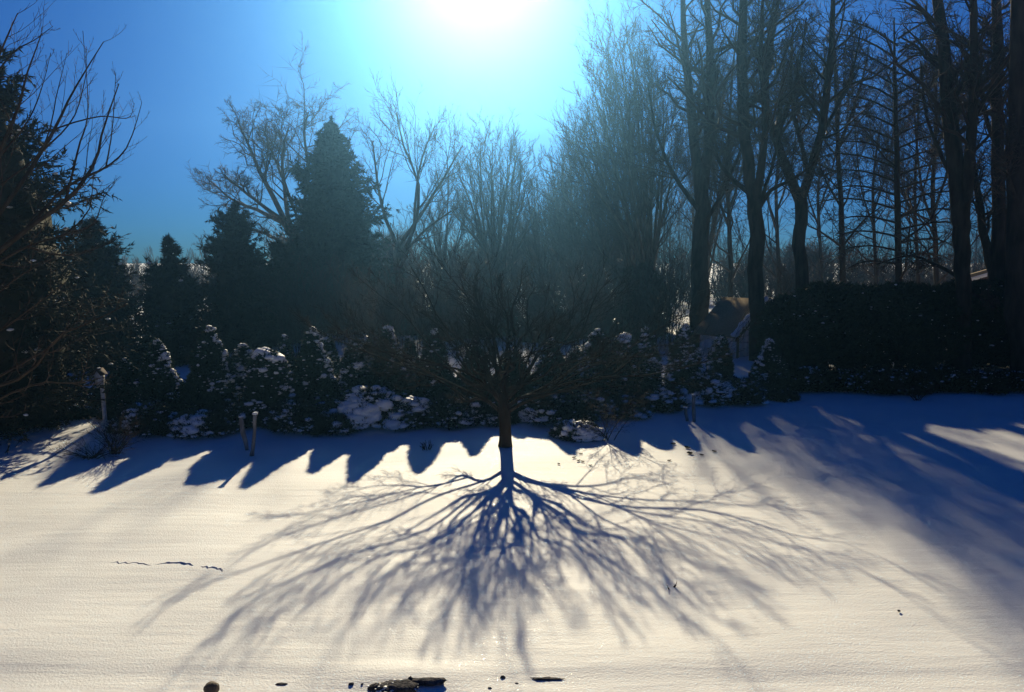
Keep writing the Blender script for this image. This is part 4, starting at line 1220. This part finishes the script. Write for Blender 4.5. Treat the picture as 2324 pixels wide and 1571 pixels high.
# ================================================================== BIRDHOUSE
def birdhouse():
    D = 17.9
    top = at(227, 829, D); x = at(234, 930, D)[0]; xt = at(226, 852, D)[0]
    g0 = float(gz(x, D))
    root = empty('birdhouse', (x, D, g0), 'small white birdhouse on a tall post in front of the dark spruces', 'birdhouse')
    zb0 = at(226, 880, D)[2]; zb1 = at(226, 850, D)[2]
    rz = math.radians(-14)
    P = np.array([(x + .02, D + .03, g0 - .1), (x, D + .03, g0 + .6), (xt + .02, D + .03, zb0 + .1)]); P = resample(P, 5)[None]
    V, F = tube(P, np.full((1, 5), .048), 8); mesh_obj('post', V, F, M_BIRD, root, True)
    b = Bag()
    # box narrowing downwards
    h0, h1 = .055, .078
    c = np.array((xt, D, 0)); ca, sa = math.cos(rz), math.sin(rz)
    def q(a, bb, z): return c + np.array((a * ca - bb * sa, a * sa + bb * ca, z))
    V = np.array([q(-h0, -h0, zb0), q(h0, -h0, zb0), q(h0, h0, zb0), q(-h0, h0, zb0), q(-h1, -h1, zb1), q(h1, -h1, zb1), q(h1, h1, zb1), q(-h1, h1, zb1),
                  q(0, -h1, zb1 + .09), q(0, h1, zb1 + .09)])
    mesh_obj('nest_box', V, [np.array([(0, 1, 5, 4), (1, 2, 6, 5), (2, 3, 7, 6), (3, 0, 4, 7), (3, 2, 1, 0), (5, 6, 9, 8), (7, 4, 8, 9)]), np.array([(4, 5, 8), (6, 7, 9)])], M_BIRD, root)
    for s in (-1, 1):
        A0, A1 = q(0, -h1 - .04, zb1 + .125), q(s * .125, -h1 - .04, zb1 - .01)
        B0, B1 = q(0, h1 + .04, zb1 + .125), q(s * .125, h1 + .04, zb1 - .01)
        u_ = np.array((0, 0, .02))
        V = np.array([A0, A1, B1, B0, A0 + u_, A1 + u_, B1 + u_, B0 + u_])
        mesh_obj('roof_panel', V, [np.array([(0, 1, 2, 3), (7, 6, 5, 4), (0, 4, 5, 1), (1, 5, 6, 2), (2, 6, 7, 3), (3, 7, 4, 0)])], M_TRIM, root)
    # entrance hole: flat dark disc, the shade of the opening put into its colour
    th = np.arange(12) * 2 * math.pi / 12
    zc = zb0 + (zb1 - zb0) * .68; r_ = .019
    ring = [q(r_ * math.cos(t), -h1 * .985 - .004, zc + r_ * math.sin(t)) for t in th]
    V = np.array(ring + [q(0, -h1 * .985 - .004, zc)])
    mesh_obj('entrance_hole', V, [np.array([(i, (i + 1) % 12, 12) for i in range(12)])], M_GLASS, root)
    P = np.array([[q(0, -h1, zb0 + .06), q(0, -h1 - .06, zb0 + .06)]]); V, F = tube(P, np.full((1, 2), .006), 6); mesh_obj('perch', V, F, M_BIRD, root)
    r = np.random.default_rng(3)
    V, F = lumps(np.array([q(0.0, 0, zb1 + .15), q(.01, -.05, zb1 + .15)]), np.array([.030, .022]), r, .6); mesh_obj('snow', V, F, M_SNOW, root, True)


birdhouse()

# ================================================================== STONES, DARK PIECES FOR SHADED SNOW HOLES
def stone(name, label, u, v, sx, sy, sz, seed, m=M_ROCK, sub=ICO3, lift=-0.02, jag=0.25, group=None, snow=False):
    rng = np.random.default_rng(seed)
    p = ground_at(u, v)
    V0, F0 = sub
    o = rng.random(3) * 30
    d = np.array([mnoise.noise(Vector(tuple(c * 1.6 + o))) + .5 * mnoise.noise(Vector(tuple(c * 3.7 + o))) + .3 * mnoise.noise(Vector(tuple(c * 8 + o))) for c in V0])
    V = V0 * (1 + jag * 1.6 * d)[:, None] * np.array((sx, sy, sz)) * .5
    root = None
    if snow:
        root = empty(name, p, label, 'rock', group)
        mesh_obj('rock_body', V + p + (0, 0, sz * lift), F0, m, root, jag < .15)
        k = rng.integers(0, len(V), 150); k = k[(V[k, 2] > -.01) & (V[k, 2] < sz * .42)]
        Vs, Fs = lumps(V[k] * (1, 1, 1.0) + p + (0, -.01, sz * lift), .004 + .020 * rng.random(len(k)) ** 3, rng, .30)
        mesh_obj('snow', Vs, Fs, M_SNOW, root, True)['kind'] = 'stuff'
        return root
    ob = mesh_obj(name, V + (0, 0, sz * lift), F0, m, None, jag < .15)
    ob.location = tuple(p)
    return tag(ob, label, 'rock' if sx > .08 else 'pebble', group)


stone('rock', 'round brown stone cut by the bottom edge of the view', 481, 1572, .145, .13, .13, 1, M_STONE, lift=.3, jag=.07)
stone('rock', 'big jagged dark rock crusted with snow at the bottom edge', 896, 1567, .40, .26, .13, 21, lift=.06, jag=.34, snow=True)
stone('rock', 'flat dark slab of rock lying right behind the jagged rock', 968, 1546, .40, .13, .05, 31, lift=-.02, jag=.30)
stone('pebble', 'dark pebble sitting on the snow between the jagged rock and the flat slab', 931, 1541, .05, .045, .05, 4, sub=ICO2)
stone('pebble', 'small dark stone alone right of the flat slab', 1141, 1538, .055, .045, .035, 5, sub=ICO2)
stone('pebble', 'long thin dark chip left of the jagged rock, far from it', 638, 1553, .12, .05, .02, 6, sub=ICO2)
stone('pebble', 'dark bead of rock, left one of two near the jagged rock', 797, 1553, .055, .04, .03, 7, sub=ICO2)
stone('pebble', 'tiny dark chip right beside the bead left of the jagged rock', 822, 1553, .03, .03, .02, 8, sub=ICO1)
stone('pebble', 'tiny dark chip at the left foot of the jagged rock', 838, 1562, .04, .03, .03, 9, sub=ICO1)
stone('pebble', 'small flat chip at the bottom below the lone dark stone', 1112, 1562, .05, .03, .02, 10, sub=ICO1)
stone('rock', 'low dark ridge of rock barely breaking the snow right of the lone stone', 1236, 1541, .34, .05, .022, 11, sub=ICO3, lift=-.02, jag=.6)
stone('pebble', 'speck of dark rock left of the low dark ridge', 1172, 1551, .05, .03, .015, 12, sub=ICO1)
stone('snow_lump', 'bright white lump of snow on the shaded snow left of the spreading trunk', 1033, 1003, .09, .09, .06, 13, M_SNOW, ICO2, jag=.1)


def hole_on_snow(label, u, v, s, seed):  # leaf shaped dark piece standing in for a shaded hole in the snow
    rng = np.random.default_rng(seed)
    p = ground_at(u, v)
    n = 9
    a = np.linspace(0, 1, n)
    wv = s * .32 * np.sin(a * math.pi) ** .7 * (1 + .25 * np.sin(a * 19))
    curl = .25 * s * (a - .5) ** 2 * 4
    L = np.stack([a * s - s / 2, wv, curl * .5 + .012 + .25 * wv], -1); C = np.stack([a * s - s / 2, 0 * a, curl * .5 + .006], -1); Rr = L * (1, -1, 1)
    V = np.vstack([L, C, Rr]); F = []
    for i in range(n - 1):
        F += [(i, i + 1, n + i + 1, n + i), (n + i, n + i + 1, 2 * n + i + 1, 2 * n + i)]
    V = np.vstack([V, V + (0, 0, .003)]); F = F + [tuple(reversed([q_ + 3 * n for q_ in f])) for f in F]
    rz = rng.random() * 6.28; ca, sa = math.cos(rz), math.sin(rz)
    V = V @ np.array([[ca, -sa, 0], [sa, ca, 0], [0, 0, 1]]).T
    o = mesh_obj('snow_hole_piece', V, np.array(F), M_STALK_HOLE); o.location = tuple(p)
    tag(o, label, 'leaf', 'dark curled pieces standing in for shaded holes in the snow')


lv_ = [(1303, 1040, .13, 'dark piece for a shaded snow hole, leftmost of the cluster below the mound shrub'), (1318, 1031, .12, 'dark piece for a shaded snow hole, topmost of the cluster below the mound shrub'),
       (1313, 1047, .14, 'dark piece for a shaded snow hole, middle of the cluster below the mound shrub'), (1322, 1049, .12, 'dark piece for a shaded snow hole, rightmost of the cluster below the mound shrub'),
       (1340, 1058, .11, 'lone dark piece for a shaded snow hole just outside the cluster below the mound shrub'), (1268, 1054, .1, 'small dark piece for a shaded snow hole left of the cluster, close to the trunk shadow'),
       (1560, 1018, .24, 'large dark piece for a shaded snow hole, upper one near the sapling shadow'), (1566, 1031, .26, 'largest dark piece for a shaded snow hole in the sapling shadow'),
       (1621, 1026, .17, 'lone dark piece for a shaded snow hole far right of the sapling shadow'), (1592, 1034, .14, 'small dark piece for a shaded snow hole between the largest and the lone one'),
       (1519, 1047, .13, 'dark piece for a shaded snow hole lowest of all below the sapling shadow'), (1528, 1009, .16, 'dark piece for a shaded snow hole at the upper edge of the sapling shadow'),
       (2040, 1390, .07, 'tiny dark piece for a snow hole alone on the snow at lower right')]
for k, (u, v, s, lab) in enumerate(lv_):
    hole_on_snow(lab, u, v, s * .75, 500 + k)

# ================================================================== THE AIR
if HAZE_DENSITY > 0:
    bm = bmesh.new(); bmesh.ops.create_cube(bm, size=1)
    for v in bm.verts:
        v.co = (v.co.x * 170 + 10, v.co.y * 180 + 60, (v.co.z + .5) * 31 - 1.5)
    me = bpy.data.meshes.new('haze'); bm.to_mesh(me); bm.free()
    hz = bpy.data.objects.new('haze', me); COL.objects.link(hz)
    m = bpy.data.materials.new('haze'); m.use_nodes = True; t = m.node_tree; t.nodes.clear()
    oo = t.nodes.new('ShaderNodeOutputMaterial'); pv = t.nodes.new('ShaderNodeVolumePrincipled')
    pv.inputs['Color'].default_value = (0.20, 0.51, 0.88, 1); pv.inputs['Density'].default_value = HAZE_DENSITY
    pv.inputs['Anisotropy'].default_value = HAZE_ANISO
    t.links.new(pv.outputs[0], oo.inputs['Volume'])
    me.materials.append(m)
    tag(hz, 'thin bright winter haze glowing towards the sun', kind='stuff')
